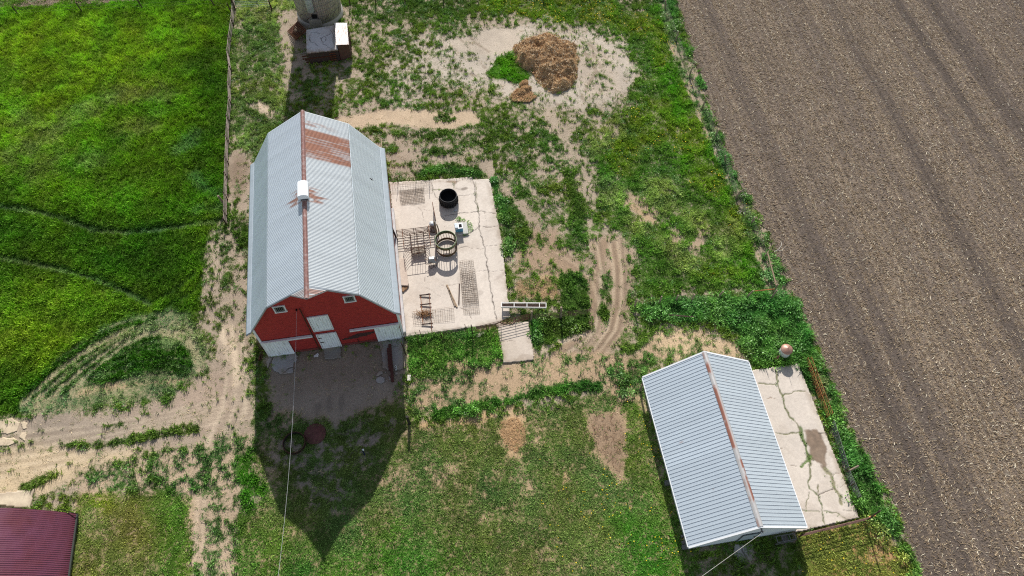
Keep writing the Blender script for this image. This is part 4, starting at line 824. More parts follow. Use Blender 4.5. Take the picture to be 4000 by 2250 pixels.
for i, (x0, x1, z0, z1) in enumerate(((-3.6, -2.7, 7.72, 8.66), (2.25, 3.12, 7.84, 8.76))):
    mb = MB(); cx, cz = (x0+x1)/2, (z0+z1)/2
    mb.box((cx, -.06, z1), (x1-x0+.16, .1, .1)); mb.box((cx, -.06, z0), (x1-x0+.16, .12, .12)); mb.box((x0, -.06, cz), (.1, .1, z1-z0-.12)); mb.box((x1, -.06, cz), (.1, .1, z1-z0-.12))
    wdw = mb.build('window', WTRIM, barn)
    mb = MB(); mb.box((cx, -.045, z0+.13), (x1-x0-.12, .05, .12)); mb.box((cx, -.045, z1-.12), (x1-x0-.12, .05, .1)); mb.box((x0+.12, -.045, cz), (.12, .05, z1-z0-.36)); mb.box((x1-.12, -.045, cz), (.12, .05, z1-z0-.36))
    for k in range(1, 4): mb.box((x0+.15+(x1-x0-.3)*k/4, -.045, cz), (.035, .05, z1-z0-.36))
    mb.build('sash', WF, wdw)
    MB().box((cx, -.022, cz), (x1-x0-.1, .02, z1-z0-.1)).build('pane', DHOLE if i == 0 else GLS, wdw)
mb = MB(); mb.box((-6.22, -.03, 3.02), (.2, .1, 5.95)); mb.box((6.22, -.03, 3.0), (.2, .1, 5.95)); mb.box((6.26, .17, 3.0), (.06, .26, 5.9)); mb.box((-6.26, .17, 3.0), (.06, .26, 5.9)); split_build(mb, 'corner_trim', WTRIM, barn)
# stained strip along the foot of the gable and the patched siding
split_build(MB().box((-2.55, -.03, .22), (2.5, .03, .36)).box((2.1, -.03, .22), (3.3, .03, .36)), 'foot_board', plain('faded_red', A(140, 74, 68, k=.7), .85, lo=.75, hi=1.1, scale=5.), barn)
for k, (x0, x1, z) in enumerate(((1.35, 3.4, 1.55), (1.7, 3.7, 1.72), (.9, 3.0, 1.38), (2.0, 3.75, 1.89), (.7, 2.2, 1.2))): MB().box(((x0+x1)/2, -.022, z), (x1-x0, .03, .13)).build('bare_clapboard', plain('bare_board%d' % k, A(104, 72, 66, k=.6), .9, lo=.6, hi=1.25, scale=3., stretch=(1, 1, 8)), barn)
MB().box((2.05, -.06, .62), (.05, .06, .62)).build('door_post', RDARK, barn)
pp = MB().tube([(-1.62, -.12, .1), (-1.6, -.14, 4.), (-1.58, -.12, 7.9)], .05, 6).build('mast_pipe', RDARK, barn)
MB().box((-1.87, -.1, 7.72), (.12, .16, .16)).build('insulator', DHOLE, pp)
# east side foundation and peeled boards
PEEL = plain('peeling_red', A(176, 112, 100, k=.75), .85, lo=.75, hi=1.15, scale=3., second=A(206, 190, 182, k=.75), sscale=1.4, sth=(.46, .62), stretch=(1, 1, .5))
MB().box((6.23, LB/2+.2, 2.2), (.05, LB-.4, 3.2)).build('side_boards', PEEL, barn)
MB().box((6.34, 7.5, .32), (.3, 14.6, .62)).build('foundation', plain('foundation_white', A(214, 210, 208, k=.75), .9, lo=.8, hi=1.08, scale=2., bump=.02), barn, bevel=.03)
# ------------------------------------------------------------------ concrete step block by the barn
def on_slab(x, y, z=.13): return tuple(wld(x, y, z, (BX, BY), BA))
bs = [Cq for Cq in [C4(165, 195), C4(240, 195), C4(285, 480), C4(275, 505), C4(185, 500)]]
mb = MB().prism([(p[0], p[1]) for p in bs], .1, .42); tag(mb.build('concrete_step', plain('step_concrete', A(226, 206, 188, k=.66), .9, lo=.88, hi=1.08, scale=3.), bevel=.05), 'long low concrete step along the barn foot beside the yard gate', 'step')
rb = MB()
for k in range(16):
    p = C4(200+random.uniform(-10, 60), 525+random.uniform(-15, 25)); s = random.uniform(.08, .22); rb.box((p[0], p[1], .15+s*.3), (s*1.6, s, s*.7), random.uniform(0, 3), random.uniform(-.3, .3))
tag(rb.build('rubble_heap', plain('brown_rubble', A(176, 140, 106, k=.65), .95, lo=.6, hi=1.2)), 'small heap of brown rubble at the end of the concrete step', 'rubble', kind='stuff')

# ------------------------------------------------------------------ white steel shed
shed = thing('shed', 'low white steel shed with pale ribbed gable roof and rusty ridge beside the field', 'shed', (SX, SY, 0), SA)
EZ, RZ, HW, LS = 2.02, 5.58, 4.87, 14.58
GP = [(-4.5, .0), (4.62, .0), (4.62, 2.12), (0, 5.5), (-4.5, 2.2)]
n = 5; mb = MB().add([(x, .18, z) for x, z in GP]+[(x, LS-.2, z) for x, z in GP], [tuple(range(n)), tuple(range(n, 2*n))[::-1], (4, 0, n, n+4), (1, 2, n+2, n+1)])
WB = plain('white_steel_wall', A(244, 248, 252, k=.96), .5, .0, lo=.96, hi=1.03, scale=2.); add_wave(WB, 'X', .23, .01)
mb.build('wall', WB, shed)
SRM = attr_mat('shed_roof_metal', .4, .35, .97, 1.03, 6., spec=.5)
for s in (-1, 1):
    nu, nv = 50, 190; U, Vv = np.meshgrid(np.linspace(0, 1, nu), np.linspace(0, LS, nv)); u = U.ravel(); y = Vv.ravel(); x = HW*u*s; z = RZ+(EZ-RZ)*u
    c = A(214, 224, 230, k=.84)*np.ones((len(x), 1)); sh = np.floor(y/.9).astype(int); c = c*(1+(_T[2][(sh*5+s) & 255, 9]-.5)*.11)[:, None]*(1+(fbm(x*.3, y, .6, 3, 4)-.5)*.1)[:, None]
    for ru_x, ru_y, rr_ in ((-3.4, 8.0, .12), (1.4, 12.2, .07), (-2.2, 3.6, .06)):
        m_ = sst(rr_*2, rr_*.5, np.hypot(x-ru_x, (y-ru_y)*2)); c = c*(1-m_[:, None]*.5)+RU*m_[:, None]*.5
    idx = np.arange(nu*nv).reshape(nv, nu); Q = np.stack([idx[:-1, :-1], idx[:-1, 1:], idx[1:, 1:], idx[1:, :-1]], -1).reshape(-1, 4)
    V = np.stack([x, y, z], -1); V2 = V-[0, 0, .08]
    if s < 0: Q = Q[:, ::-1]
    rf = mesh_np('roof', np.concatenate([V, V2]), np.concatenate([Q, Q[:, ::-1]+len(V)]), SRM, np.concatenate([c, c*.5]), shed)
    mb = MB(); mb2 = MB()
    for k in range(49):
        y_ = .16+k*.2975
        if k % 3 == 0 or True:
            mb.quad((.2*s, y_-.022, RZ-.146+.028), (HW*s, y_-.022, EZ+.028), (HW*s, y_+.022, EZ+.028), (.2*s, y_+.022, RZ-.146+.028), .05) if s > 0 else mb.quad((.2*s, y_+.022, RZ-.146+.028), (HW*s, y_+.022, EZ+.028), (HW*s, y_-.022, EZ+.028), (.2*s, y_-.022, RZ-.146+.028), .05)
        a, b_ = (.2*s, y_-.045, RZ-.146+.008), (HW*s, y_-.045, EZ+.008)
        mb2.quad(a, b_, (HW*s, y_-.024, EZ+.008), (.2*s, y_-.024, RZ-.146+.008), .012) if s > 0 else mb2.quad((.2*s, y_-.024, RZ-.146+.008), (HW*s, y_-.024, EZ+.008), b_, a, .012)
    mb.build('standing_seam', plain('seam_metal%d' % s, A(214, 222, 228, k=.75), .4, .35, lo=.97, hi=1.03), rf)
    mb2.build('seam_strip', plain('seam_strip%d' % s, A(176, 186, 198, k=.75), .6, .2, lo=.8, hi=1.1), rf)  # slightly darker strip along one side of every seam
# ridge cap, rust eating along one side of it
CAPM = attr_mat('cap_metal', .55, .15, .9, 1.08, 6., spec=.4)
P = np.array([(-.22, RZ-.11), (-.14, RZ-.03), (-.05, RZ+.05), (.05, RZ+.05), (.14, RZ-.03), (.22, RZ-.11)]); yy = np.arange(-.02, LS+.05, .08)
V = np.array([(x, y, z+.006*(int(y/3.05) % 2)) for y in yy for x, z in P]); idx = np.arange(len(V)).reshape(len(yy), 6); Q = np.stack([idx[:-1, :-1], idx[:-1, 1:], idx[1:, 1:], idx[1:, :-1]], -1).reshape(-1, 4)
c = A(206, 202, 198, k=.72)*np.ones((len(V), 1))*(1+(fbm(V[:, 0], V[:, 1], .6, 2, 4)-.5)*.25)[:, None]; x_, y_ = V[:, 0], V[:, 1]; nn = fbm(x_*2, y_, .8, 4, 4)
m_ = (x_ < -.02)*sst(5.9, 6.3, y_)*sst(13.9, 13.3, y_)*sst(.3, .5, nn)+(x_ > .02)*sst(1.7, 2., y_)*sst(5.4, 5., y_)*sst(.25, .4, nn)+(x_ < -.1)*sst(.5, .62, nn)*.5
m_ = np.clip(m_, 0, .92); c = c*(1-m_[:, None])+A(160, 96, 72, k=.75)*m_[:, None]
mesh_np('ridge_cap', V, Q, CAPM, c, shed)
mb = MB()
for y_, sgn in ((-.05, 1), (LS+.05, 1)):
    for s in (-1, 1): mb.quad((0, y_-.07, RZ+.04), (HW*s, y_-.07, EZ+.04), (HW*s, y_+.07, EZ+.04), (0, y_+.07, RZ+.04), .24) if s > 0 else mb.quad((0, y_+.07, RZ+.04), (HW*s, y_+.07, EZ+.04), (HW*s, y_-.07, EZ+.04), (0, y_-.07, RZ+.04), .24)
split_build(mb, 'gable_trim', WTRIM, shed)
split_build(MB().box((-4.9, LS/2, EZ-.1), (.06, LS, .18)).box((4.9, LS/2, EZ-.1), (.06, LS, .18)), 'eave_trim', WTRIM, shed)
d = MB().box((.3, .13, 1.12), (1.3, .05, 2.1)).build('door', plain('grey_door', A(198, 212, 218, k=.75), .5, lo=.92, hi=1.05), shed)
split_build(MB().box((.3, .11, 2.2), (1.46, .06, .07)).box((-.39, .11, 1.12), (.07, .06, 2.2)).box((.99, .11, 1.12), (.07, .06, 2.2)), 'door_frame', plain('door_edge', A(120, 130, 130, k=.5), .6), d)
MB().box((.8, .08, 1.1), (.06, .06, .18)).build('handle', RDARK, d)
MB().box((.06, -.2, 5.3), (.1, .3, .1)).box((.06, -.34, 5.3), (.34, .06, .06)).tube([(-.1, -.3, 5.5), (.2, -.42, 5.05)], .025, 5).build('wire_bracket', STEEL, shed)

# ------------------------------------------------------------------ silo and the feed room in front of it
silo = thing('silo', 'tall grey concrete stave silo with a white chute standing behind the barn', 'silo', (SIL[0], SIL[1], 0))
mt, t, b = nodes('stave_concrete', .85, 0, .2); tc = N(t, 'TexCoord'); sp = N(t, 'SeparateXYZ'); t.links.new(tc.outputs['Object'], sp.inputs[0])
at = N(t, 'Math', operation='ARCTAN2'); t.links.new(sp.outputs['Y'], at.inputs[0]); t.links.new(sp.outputs['X'], at.inputs[1]); mu = N(t, 'Math', operation='MULTIPLY'); mu.inputs[1].default_value = 2.75; t.links.new(at.outputs[0], mu.inputs[0])
cb = N(t, 'CombineXYZ'); t.links.new(mu.outputs[0], cb.inputs['Y']); t.links.new(sp.outputs['Z'], cb.inputs['X'])
br = N(t, 'TexBrick', Scale=1.); br.inputs['Brick Width'].default_value = .76; br.inputs['Row Height'].default_value = .26; br.inputs['Mortar Size'].default_value = .014
br.inputs['Color1'].default_value = (*A(196, 190, 180, k=.85), 1); br.inputs['Color2'].default_value = (*A(174, 170, 162, k=.85), 1); br.inputs['Mortar'].default_value = (*A(110, 104, 98, k=.7), 1)
t.links.new(cb.outputs[0], br.inputs['Vector']); o_, nz = noise_mul(t, br.outputs['Color'], .8, .7, 1.15, stretch=(1, 1, .5)); t.links.new(o_, b.inputs['Base Color'])
STAVE = mt
MB().lathe([(2.72, 0), (2.72, 14)], seg=64).build('stave_wall', STAVE, silo, True)
MB().lathe([(2.84, -.1), (2.84, .45), (2.72, .6)], seg=64, cap=False).build('base_ring', plain('ring_concrete', A(206, 198, 186, k=.7), .9, lo=.8, hi=1.08), silo, True)
MB().lathe([(2.8, 13.95), (2.4, 14.7), (1.4, 15.3), (.2, 15.6)], seg=40).build('dome', GALV, silo, True)
mb = MB()
for z_ in np.arange(.9, 13.6, .75): mb.tube([(2.735*math.cos(g), 2.735*math.sin(g), z_) for g in np.linspace(0, 2*math.pi, 49)[:-1]], .014, 4, True)
h_ = mb.build('hoops', STEEL, silo); h_['kind'] = 'stuff'
CHU = plain('chute_white', A(214, 226, 232, k=.85), .4, .15, lo=.93, hi=1.04, scale=3.)
g0 = math.atan2(74.4-SIL[1], G(1050+880*.207, 0)[0]-SIL[0]-.4)
ca = math.radians(-93); cx, cy = 2.95*math.cos(ca), 2.95*math.sin(ca)
mb = MB(); P = [(.42*math.cos(g), .42*math.sin(g)) for g in np.linspace(math.radians(-200), math.radians(20), 15)]
n = len(P); mb.add([(cx+x, cy+y, 2.75) for x, y in P]+[(cx+x, cy+y, 13.8) for x, y in P], [(i, i+1, n+i+1, n+i) for i in range(n-1)]+[(n-1, 0, n, 2*n-1), tuple(range(n))[::-1], tuple(range(n, 2*n))])
ch = mb.build('chute', CHU, silo, True)
mb = MB()
for z_ in np.arange(3.3, 13.6, .62): mb.tube([(cx+.43*math.cos(g), cy+.43*math.sin(g), z_) for g in np.linspace(math.radians(-190), math.radians(10), 12)], .012, 4)
mb.build('chute_bands', STEEL, ch)['kind'] = 'stuff'
MB().box((cx+.12, cy+.2, 2.62), (.5, .2, .3)).build('chute_mouth', DHOLE, silo)
hd = MB().box((cx+.16, cy+.21, 1.85), (.62, .12, .72)).build('hatch', DHOLE, silo)
mb = MB(); mb.box((cx+.16, cy+.18, 2.25), (.8, .14, .08)).box((cx+.16, cy+.18, 1.45), (.8, .14, .08)); split_build(mb, 'hatch_frame', plain('hatch_concrete', A(168, 160, 150, k=.7), .9), hd)
MB().box((cx+.1, cy+.13, .85), (1.5, .16, 1.0)).build('pilaster', plain('pilaster_concrete', A(176, 166, 150, k=.7), .9), silo)
mb = MB()
for a_ in (-2.45, -2.0, -1.15, -.75, -.4): mb.tube([(2.74*math.cos(a_), 2.74*math.sin(a_), 1.0), (2.74*math.cos(a_+.12), 2.74*math.sin(a_+.12), 1.4), (2.74*math.cos(a_+.3), 2.74*math.sin(a_+.3), 1.75)], .018, 4)
split_build(mb, 'strap', RDARK, silo)
C6 = lambda u, v, z=0.: G(1050+u*.207, v*.207, z)
zt = 1.75
FR = [C6(700, 560, zt), C6(1235, 470, zt), C6(1310, 935, zt), C6(707, 1000, zt)]
fr = thing('feed_room', 'low feed room with a cracked concrete slab roof in front of the silo', 'outbuilding', (float(FR[3][0]), float(FR[3][1]), 0))
P = [(p[0]-FR[3][0], p[1]-FR[3][1]) for p in FR]
MB().prism([(x+(.08 if i in (0, 3) else -.08), y-(.0 if i < 2 else -.1)) for i, (x, y) in enumerate(P)][::-1], 0, zt-.15).build('wall', plain('dark_tin', A(96, 84, 78, k=.5), .8, .1, lo=.6, hi=1.2), fr)
rs = slab('slab_roof', [(p[0], p[1]) for p in P], zt, .07, conc(A(214, 210, 208, k=.72), .14), .16, .02,
     [([P[3][0:2] for _ in (0,)]+[(P[3][0]+.5, P[3][1]+1.)], .001, DARK)]+[([(C6(u, v, zt)[0]-FR[3][0], C6(u, v, zt)[1]-FR[3][1]) for u, v in q], wd, DARK*.5) for q, wd in
     (([(960, 640), (880, 600), (800, 620), (765, 680), (780, 790), (870, 810), (940, 860)], .05), ([(990, 720), (1040, 840), (1100, 880), (1180, 935)], .055), ([(1170, 560), (1215, 640), (1215, 780), (1250, 860), (1265, 930)], .05), ([(980, 740), (1090, 670), (1180, 620)], .05), ([(1080, 700), (1080, 770), (1030, 800)], .05))])
rs.parent = fr
# leaning boards across its front
bd = thing('board_rack', 'rusty boards and gate rails stacked along the front of the feed room', 'rails', tuple(C6(705, 1185)), BA)
for k in range(5): MB().box((1.75 if k < 3 else 2.0, -.12-.08*k*(k < 3), 1.5-.33*k), (4.0-.02*k, .07, .16)).build('rail', (STEEL if k == 0 else RDARK), bd)
for k in range(4): MB().box((3.35, -.34-.05*k, 1.25-.28*k), (.72, .1, .07)).build('short_rail', RUST, bd)
# tin lean-to
TIN = plain('rusty_tin', A(236, 228, 224, k=.85), .45, .3, lo=.9, hi=1.08, scale=5., second=A(206, 162, 136, k=.8), sscale=2.5, sth=(.52, .66), stretch=(3, .6, 1)); add_wave(TIN, 'X', .13, .02)
z1 = 2.0; q = [C6(1240, 430, z1+.35), C6(1475, 430, z1+.2), C6(1508, 838, z1+.2), C6(1270, 848, z1+.35)]
lt = thing('feed_bunker', 'small tin covered box with rust streaked corrugated lid beside the silo', 'shed', (float(q[3][0]), float(q[3][1]), 0))
P = [(p[0]-q[3][0], p[1]-q[3][1], p[2]) for p in q]; mx_ = [(a+b_)/2 for a, b_ in zip(P[0], P[1])]; mx2 = [(a+b_)/2 for a, b_ in zip(P[2], P[3])]
MB().quad(P[3], mx2, mx_, P[0], .05).quad(mx2, P[2], P[1], mx_, .05).build('tin_roof', TIN, lt)
MB().prism([(P[3][0]+.1, P[3][1]+.06), (P[2][0]-.02, P[2][1]+.08), (P[1][0]-.02, P[1][1]-.1), (P[0][0]+.1, P[0][1]-.1)], 0, z1+.1).build('wall', plain('old_red_boards', A(124, 96, 84, k=.5), .85, lo=.6, hi=1.2, scale=4.), lt)
mb = MB()
for k in range(4): f_ = .1+.27*k; mb.box((P[2][0]*(1-f_)+P[1][0]*f_+.05, P[2][1]*(1-f_)+P[1][1]*f_, .95), (.06, .06, 1.9))
split_build(mb, 'side_batten', RDARK, lt)
# stack of old gates west of the silo
gs = thing('gate_stack', 'stack of dark rusty gate panels leaning at the west foot of the silo', 'gates', tuple(C6(525, 760)))
o0 = C6(525, 760)
for k in range(9):
    f_ = k/8; a = C6(350+15*f_, 600-8*f_, .15+.9*f_)-o0; 
    mb = MB(); zz = .1+.14*k; c0 = [C6(u, v, zz)-o0 for u, v in ((350+12*k, 590+6*k), (545-4*k, 400+4*k), (705, 560+3*k), (515+4*k, 760-6*k))]
    mb.tube([tuple(p_) for p_ in c0], .035, 5, True)
    for j in range(1, 8):
        g_ = j/8; mb.tube([tuple(c0[0]*(1-g_)+c0[1]*g_), tuple(c0[3]*(1-g_)+c0[2]*g_)], .022, 4)
    mb.build('gate_panel', RDARK if k % 2 else RUST, gs)

# ------------------------------------------------------------------ maroon machine shed
M0 = D(192, 1292, .4)
msd = thing('machine_shed', 'arched maroon ribbed metal roof of a machine shed in the lower left corner', 'shed', (float(M0[0]), float(M0[1]), 0), BA)
MRM = plain('maroon_metal', A(112, 60, 82, k=.75), .4, .2, lo=.93, hi=1.08, scale=.6, second=A(112, 52, 62, k=.65), sscale=.35, sth=(.4, .7), spec=.5); add_wave(MRM, 'Y', .16, .03)
mb = MB(); NA = 40; WH = 7.2; prof = [(-WH+WH*math.cos(g)*1.0, 2.7+2.9*math.sin(g)) for g in np.linspace(0.0, math.pi, NA)]
prof = [(-WH+WH*u_, (.4+5.6*(1-abs(u_)**2.0))) for u_ in np.linspace(1, -1, NA)]
mb.add([(x, .0, z) for x, z in prof]+[(x, -20, z) for x, z in prof]+[(x*.995-.02, .0, z-.1) for x, z in prof]+[(x*.995-.02, -20, z-.1) for x, z in prof],
    [(i, i+1, NA+i+1, NA+i) for i in range(NA-1)]+[(2*NA+i+1, 2*NA+i, 3*NA+i, 3*NA+i+1) for i in range(NA-1)]+[(i+1, i, 2*NA+i, 2*NA+i+1) for i in range(NA-1)]+[(NA+i, NA+i+1, 3*NA+i+1, 3*NA+i) for i in range(NA-1)]+[(0, NA, 3*NA, 2*NA)])
mb.build('roof', MRM, msd, True)
mb = MB(); P = [(x*.985-.1, z-.12) for x, z in prof]; pts = [(-.3, 0)]+P[1:-1]+[(-2*WH+.2, 0)]; n = len(pts)
mb.add([(x, -.25, z) for x, z in pts]+[(x, -19.8, z) for x, z in pts], [tuple(range(n))[::-1], tuple(range(n, 2*n)), (0, 1, n+1, n)]); mb.build('wall', plain('cream_wall', A(196, 190, 176, k=.75), .7), msd)
gt = MB().box((.05, -10, .32), (.16, 20, .16)).build('gutter', plain('gutter_dark', A(84, 88, 80, k=.6), .5, .2), msd)
MB().tube([(-.9, .25, 1.6), (.2, -.1, .5), (.18, -1.6, .42)], .035, 5).build('gutter_end', DHOLE, msd)

# ------------------------------------------------------------------ dung heap, hay
def mound(name, mat, P, h, res, seed, z0=0., lump=.35, ls=.9):
    P = np.array(P); x0, y0 = P.min(0)-.3; x1, y1 = P.max(0)+.3; gx = np.arange(x0, x1, res); gy = np.arange(y0, y1, res); X, Y = np.meshgrid(gx, gy); x, y = X.ravel(), Y.ravel()
    s = segdist(x, y, P, True); s = np.where(inside(x, y, P), s, -s)+(fbm(x, y, 1., seed, 4)-.5)*.9
    z = z0+h*sst(0, 1.5, s)*(.6+.8*fbm(x, y, 2.2, seed+1, 3))+lump*(fbm(x, y, ls, seed+2, 4)-.5)*sst(0, .5, s)*1.6+(fbm(x, y, .22, seed+3, 3)-.5)*.16*sst(0, .3, s)
    return x, y, z, s, X.shape
HP = W2([(1290, 120), (1310, 100), (1350, 92), (1375, 82), (1402, 88), (1412, 100), (1450, 112), (1456, 150), (1452, 205), (1425, 228), (1392, 240), (1365, 225), (1345, 190), (1300, 165), (1292, 145)])
HM = attr_mat('dung_and_straw', .95, 0, .6, 1.35, 9., .05)
x, y, z, s, sh_ = mound('x', None, HP, .9, .09, 0, 0., .9, 1.0)
ok = s.reshape(sh_) > -.02; idx = np.arange(len(x)).reshape(sh_); q = ok[:-1, :-1] & ok[:-1, 1:] & ok[1:, 1:] & ok[1:, :-1]
Q = np.stack([idx[:-1, :-1], idx[:-1, 1:], idx[1:, 1:], idx[1:, :-1]], -1)[q]; used = np.unique(Q); mp = -np.ones(len(x), int); mp[used] = np.arange(len(used))
c = A(186, 152, 112, k=.88)*(1+(fbm(x, y, 1., 3, 4)-.5)*.7)[:, None]; m_ = sst(.5, .66, fbm(x, y, 1.6, 1, 4)); c = c*(1-m_[:, None]*.3)
heap = mesh_np('manure_heap', np.stack([x, y, z], -1)[used], mp[Q], HM, c[used]); tag(heap, 'big brown heap of manure and straw bedding on the sandy lot', 'manure heap')
k = rng.random(len(x)) < .62; k &= s > .05
xs, ys_, zs = x[k]+rng.uniform(-.05, .05, k.sum()), y[k]+rng.uniform(-.05, .05, k.sum()), z[k]
n = len(xs); tn = rng.random((n, 1)); pal = np.where(tn < .62, A(186, 148, 106, k=.88), np.where(tn < .84, A(220, 188, 142, k=.95), A(240, 222, 190, k=1.)))*rng.uniform(.7, 1.2, (n, 1))
st_ = sticks('heap_straw', 'loose straw and corn stalks', xs, ys_, zs+.01, rng.uniform(.12, .42, n), rng.uniform(.012, .028, n), pal, SM, .5); st_.parent = heap
del st_['label']; del st_['category']
TB = plain('tan_hay', A(216, 178, 128, k=.85), .95, lo=.65, hi=1.2, scale=8., bump=.05, second=A(176, 134, 92, k=.85), sscale=2.)
for i, (u, v, a, b_, rz, lab) in enumerate(((1318, 213, .78, .45, .8, 'topmost'), (1322, 226, .85, .5, .2, 'middle one'), (1312, 236, .7, .42, .5, 'lowest'))):
    p = D(u, v); n = 900; q1 = rng.normal(0, 1, (n, 3)); q1 /= np.linalg.norm(q1, axis=1)[:, None]; q1 *= rng.uniform(.6, 1, (n, 1)); lx = q1[:, 0]*a*.8; ly = q1[:, 1]*b_*.8
    o = sticks('hay_clump', None, lx*math.cos(rz)-ly*math.sin(rz), lx*math.sin(rz)+ly*math.cos(rz), np.abs(q1[:, 2])*.38+.02, rng.uniform(.1, .3, n), rng.uniform(.018, .035, n), A(218, 180, 132, k=.9)*rng.uniform(.65, 1.2, (n, 1)), SM, .4)
    del o['kind']; o.location = (p[0], p[1], .05)
    tag(o, 'loose tan hay clump beside the manure heap, ' + lab + ' of the three', 'hay', 'hay clumps by the manure heap')
hs_ = W2([(1282, 246), (1300, 225), (1335, 232), (1350, 245), (1330, 258), (1290, 256)])
x = rng.uniform(min(p[0] for p in hs_), max(p[0] for p in hs_), 3000); y = rng.uniform(min(p[1] for p in hs_), max(p[1] for p in hs_), 3000); k = inside(x, y, hs_); x, y = x[k], y[k]; n = len(x)
sticks('spilled_hay', 'spilled tan hay spread flat below the manure heap', x, y, np.full(n, .03)+rng.uniform(0, .1, n), rng.uniform(.12, .4, n), rng.uniform(.012, .03, n), A(214, 176, 130, k=.9)*rng.uniform(.7, 1.2, (n, 1)), SM, .3, 'hay')
# straw litter on tan patches of the lawn and the yard
for nm, lab, PP, dens, cc in (('straw_litter', 'straw scattered on the tan oval patch in the lawn', [(1258, 1062), (1300, 1048), (1322, 1080), (1322, 1110), (1300, 1138), (1275, 1125), (1258, 1095)], 1500, A(218, 180, 134, k=.85)),
                              ('brown_litter', 'old straw on the brown pointed patch in the lawn', [(1484, 1045), (1548, 1040), (1570, 1085), (1570, 1130), (1558, 1190), (1500, 1125)], 420, A(176, 140, 108, k=.7)),
                              ('pen_litter', 'tan straw litter west of the green clump by the pen', [(1300, 705), (1400, 700), (1412, 755), (1300, 750)], 1500, A(214, 184, 140, k=.85))):
    P = W2(PP); xs = [p[0] for p in P]; yy = [p[1] for p in P]; x = rng.uniform(min(xs), max(xs), dens); y = rng.uniform(min(yy), max(yy), dens); k = inside(x, y, P); x, y = x[k], y[k]; n = len(x)
    sticks(nm, lab, x, y, np.full(n, .01), rng.uniform(.14, .34, n), rng.uniform(.005, .012, n), cc*rng.uniform(.7, 1.2, (n, 1)), SM, .2, 'straw')

# ------------------------------------------------------------------ yard things
def F(u, v, k, u0, v0, z=0.): return G(u0+u*k, v0+v*k, z)
def R1(u, v, z=.13): return F(u, v, .1725, 1530, 860, z)
def lp(p, o): return (p[0]-o[0], p[1]-o[1], p[2])
# black tub
o = np.array(C3(1055, 560)+(.13,)); o = F(1050, 575, .2415, 1500, 650, .13)
tub = thing('stock_tank', 'big round black rubber stock tub made from a tractor tyre on the yard slab', 'stock tank', tuple(o))
MB().lathe([(.75, 0), (.92, .1), (.97, .4), (.93, .85), (.9, 1.1), (.82, 1.1), (.86, .8), (.9, .4), (.8, .15), (.01, .14)], seg=44, cap=False).build('tub_wall', BLACK, tub, True)
mb = MB()
for k in range(36):
    g = 2*math.pi*k/36; mb.box((.97*math.cos(g), .97*math.sin(g), .36+.18*(k % 2)), (.09, .07, .42), g, 0, .0)
l_ = mb.build('tread_lugs', BLACK, tub)
mb = MB().tube([(.88*math.cos(g), .88*math.sin(g), 1.11) for g in np.linspace(0, 2*math.pi, 40)[:-1]], .035, 6, True); mb.build('rim', plain('rim_black', A(58, 58, 60, k=.6), .6), tub, True)
MB().box((-.95, -.1, .35), (.1, .12, .14)).build('valve', GALV, tub)
p = C3(1085, 760); MB0 = MB().tube([(0, 0, .04), (.3, .1, .05), (.55, .35, .05)], .03, 5).box((.5, .22, .09), (.3, .16, .1), .5)
q = MB0.build('float_fitting', GALV); q.location = (p[0], p[1], .13); tag(q, 'small pale metal float fitting on the slab in front of the black tub', 'fitting')
# ring feeder
o = F(1250, 640, .1725, 1530, 860, .13)
rf = thing('ring_feeder', 'green and rusty round bale ring feeder standing on the yard slab', 'hay feeder', tuple(o))
RR = 1.06
ring_pts = [(RR*math.cos(g), RR*math.sin(g)) for g in np.linspace(0, 2*math.pi, 45)[:-1]]
def band(z0, z1, nm, mat, par):
    mb = MB(); n = len(ring_pts); vs = []
    for (x, y) in ring_pts: vs += [(x, y, z0), (x, y, z1), (x*.985, y*.985, z1), (x*.985, y*.985, z0)]
    fs = []
    for i in range(n):
        j = (i+1) % n; a, b_ = 4*i, 4*j; fs += [(a, b_, b_+1, a+1), (a+1, b_+1, b_+2, a+2), (a+2, b_+2, b_+3, a+3), (a+3, b_+3, b_, a)]
    return mb.add(vs, fs).build(nm, mat, par, True)
tb = band(1.16, 1.58, 'top_band', GREENP, rf); MB().tube([(x, y, 1.6) for x, y in ring_pts], .035, 6, True).build('top_rim', plain('rim_green', A(150, 166, 128, k=.7), .5, .1), tb, True)
band(.04, .42, 'bottom_band', plain('brown_band', A(128, 92, 62, k=.6), .7, .2, lo=.7, hi=1.2, second=A(96, 100, 70, k=.6)), rf)
for k in range(24):
    g = 2*math.pi*k/24; mb = MB().tube([(RR*.99*math.cos(g), RR*.99*math.sin(g), .4), (RR*.99*math.cos(g+.07), RR*.99*math.sin(g+.07), 1.2)], .022, 5); mb.build('bar', RDARK, rf)
for g in (math.radians(-68), math.radians(40), math.radians(170)): MB().box((RR*1.01*math.cos(g), RR*1.01*math.sin(g), .8), (.05, .09, 1.5), g).build('joint_post', GREENP, rf)
MB().box((RR*1.012*math.cos(-2.35), RR*1.012*math.sin(-2.35), 1.38), (.02, .3, .2), -2.35).build('plate', plain('yellow_plate', A(196, 180, 96, k=.7), .6), rf)
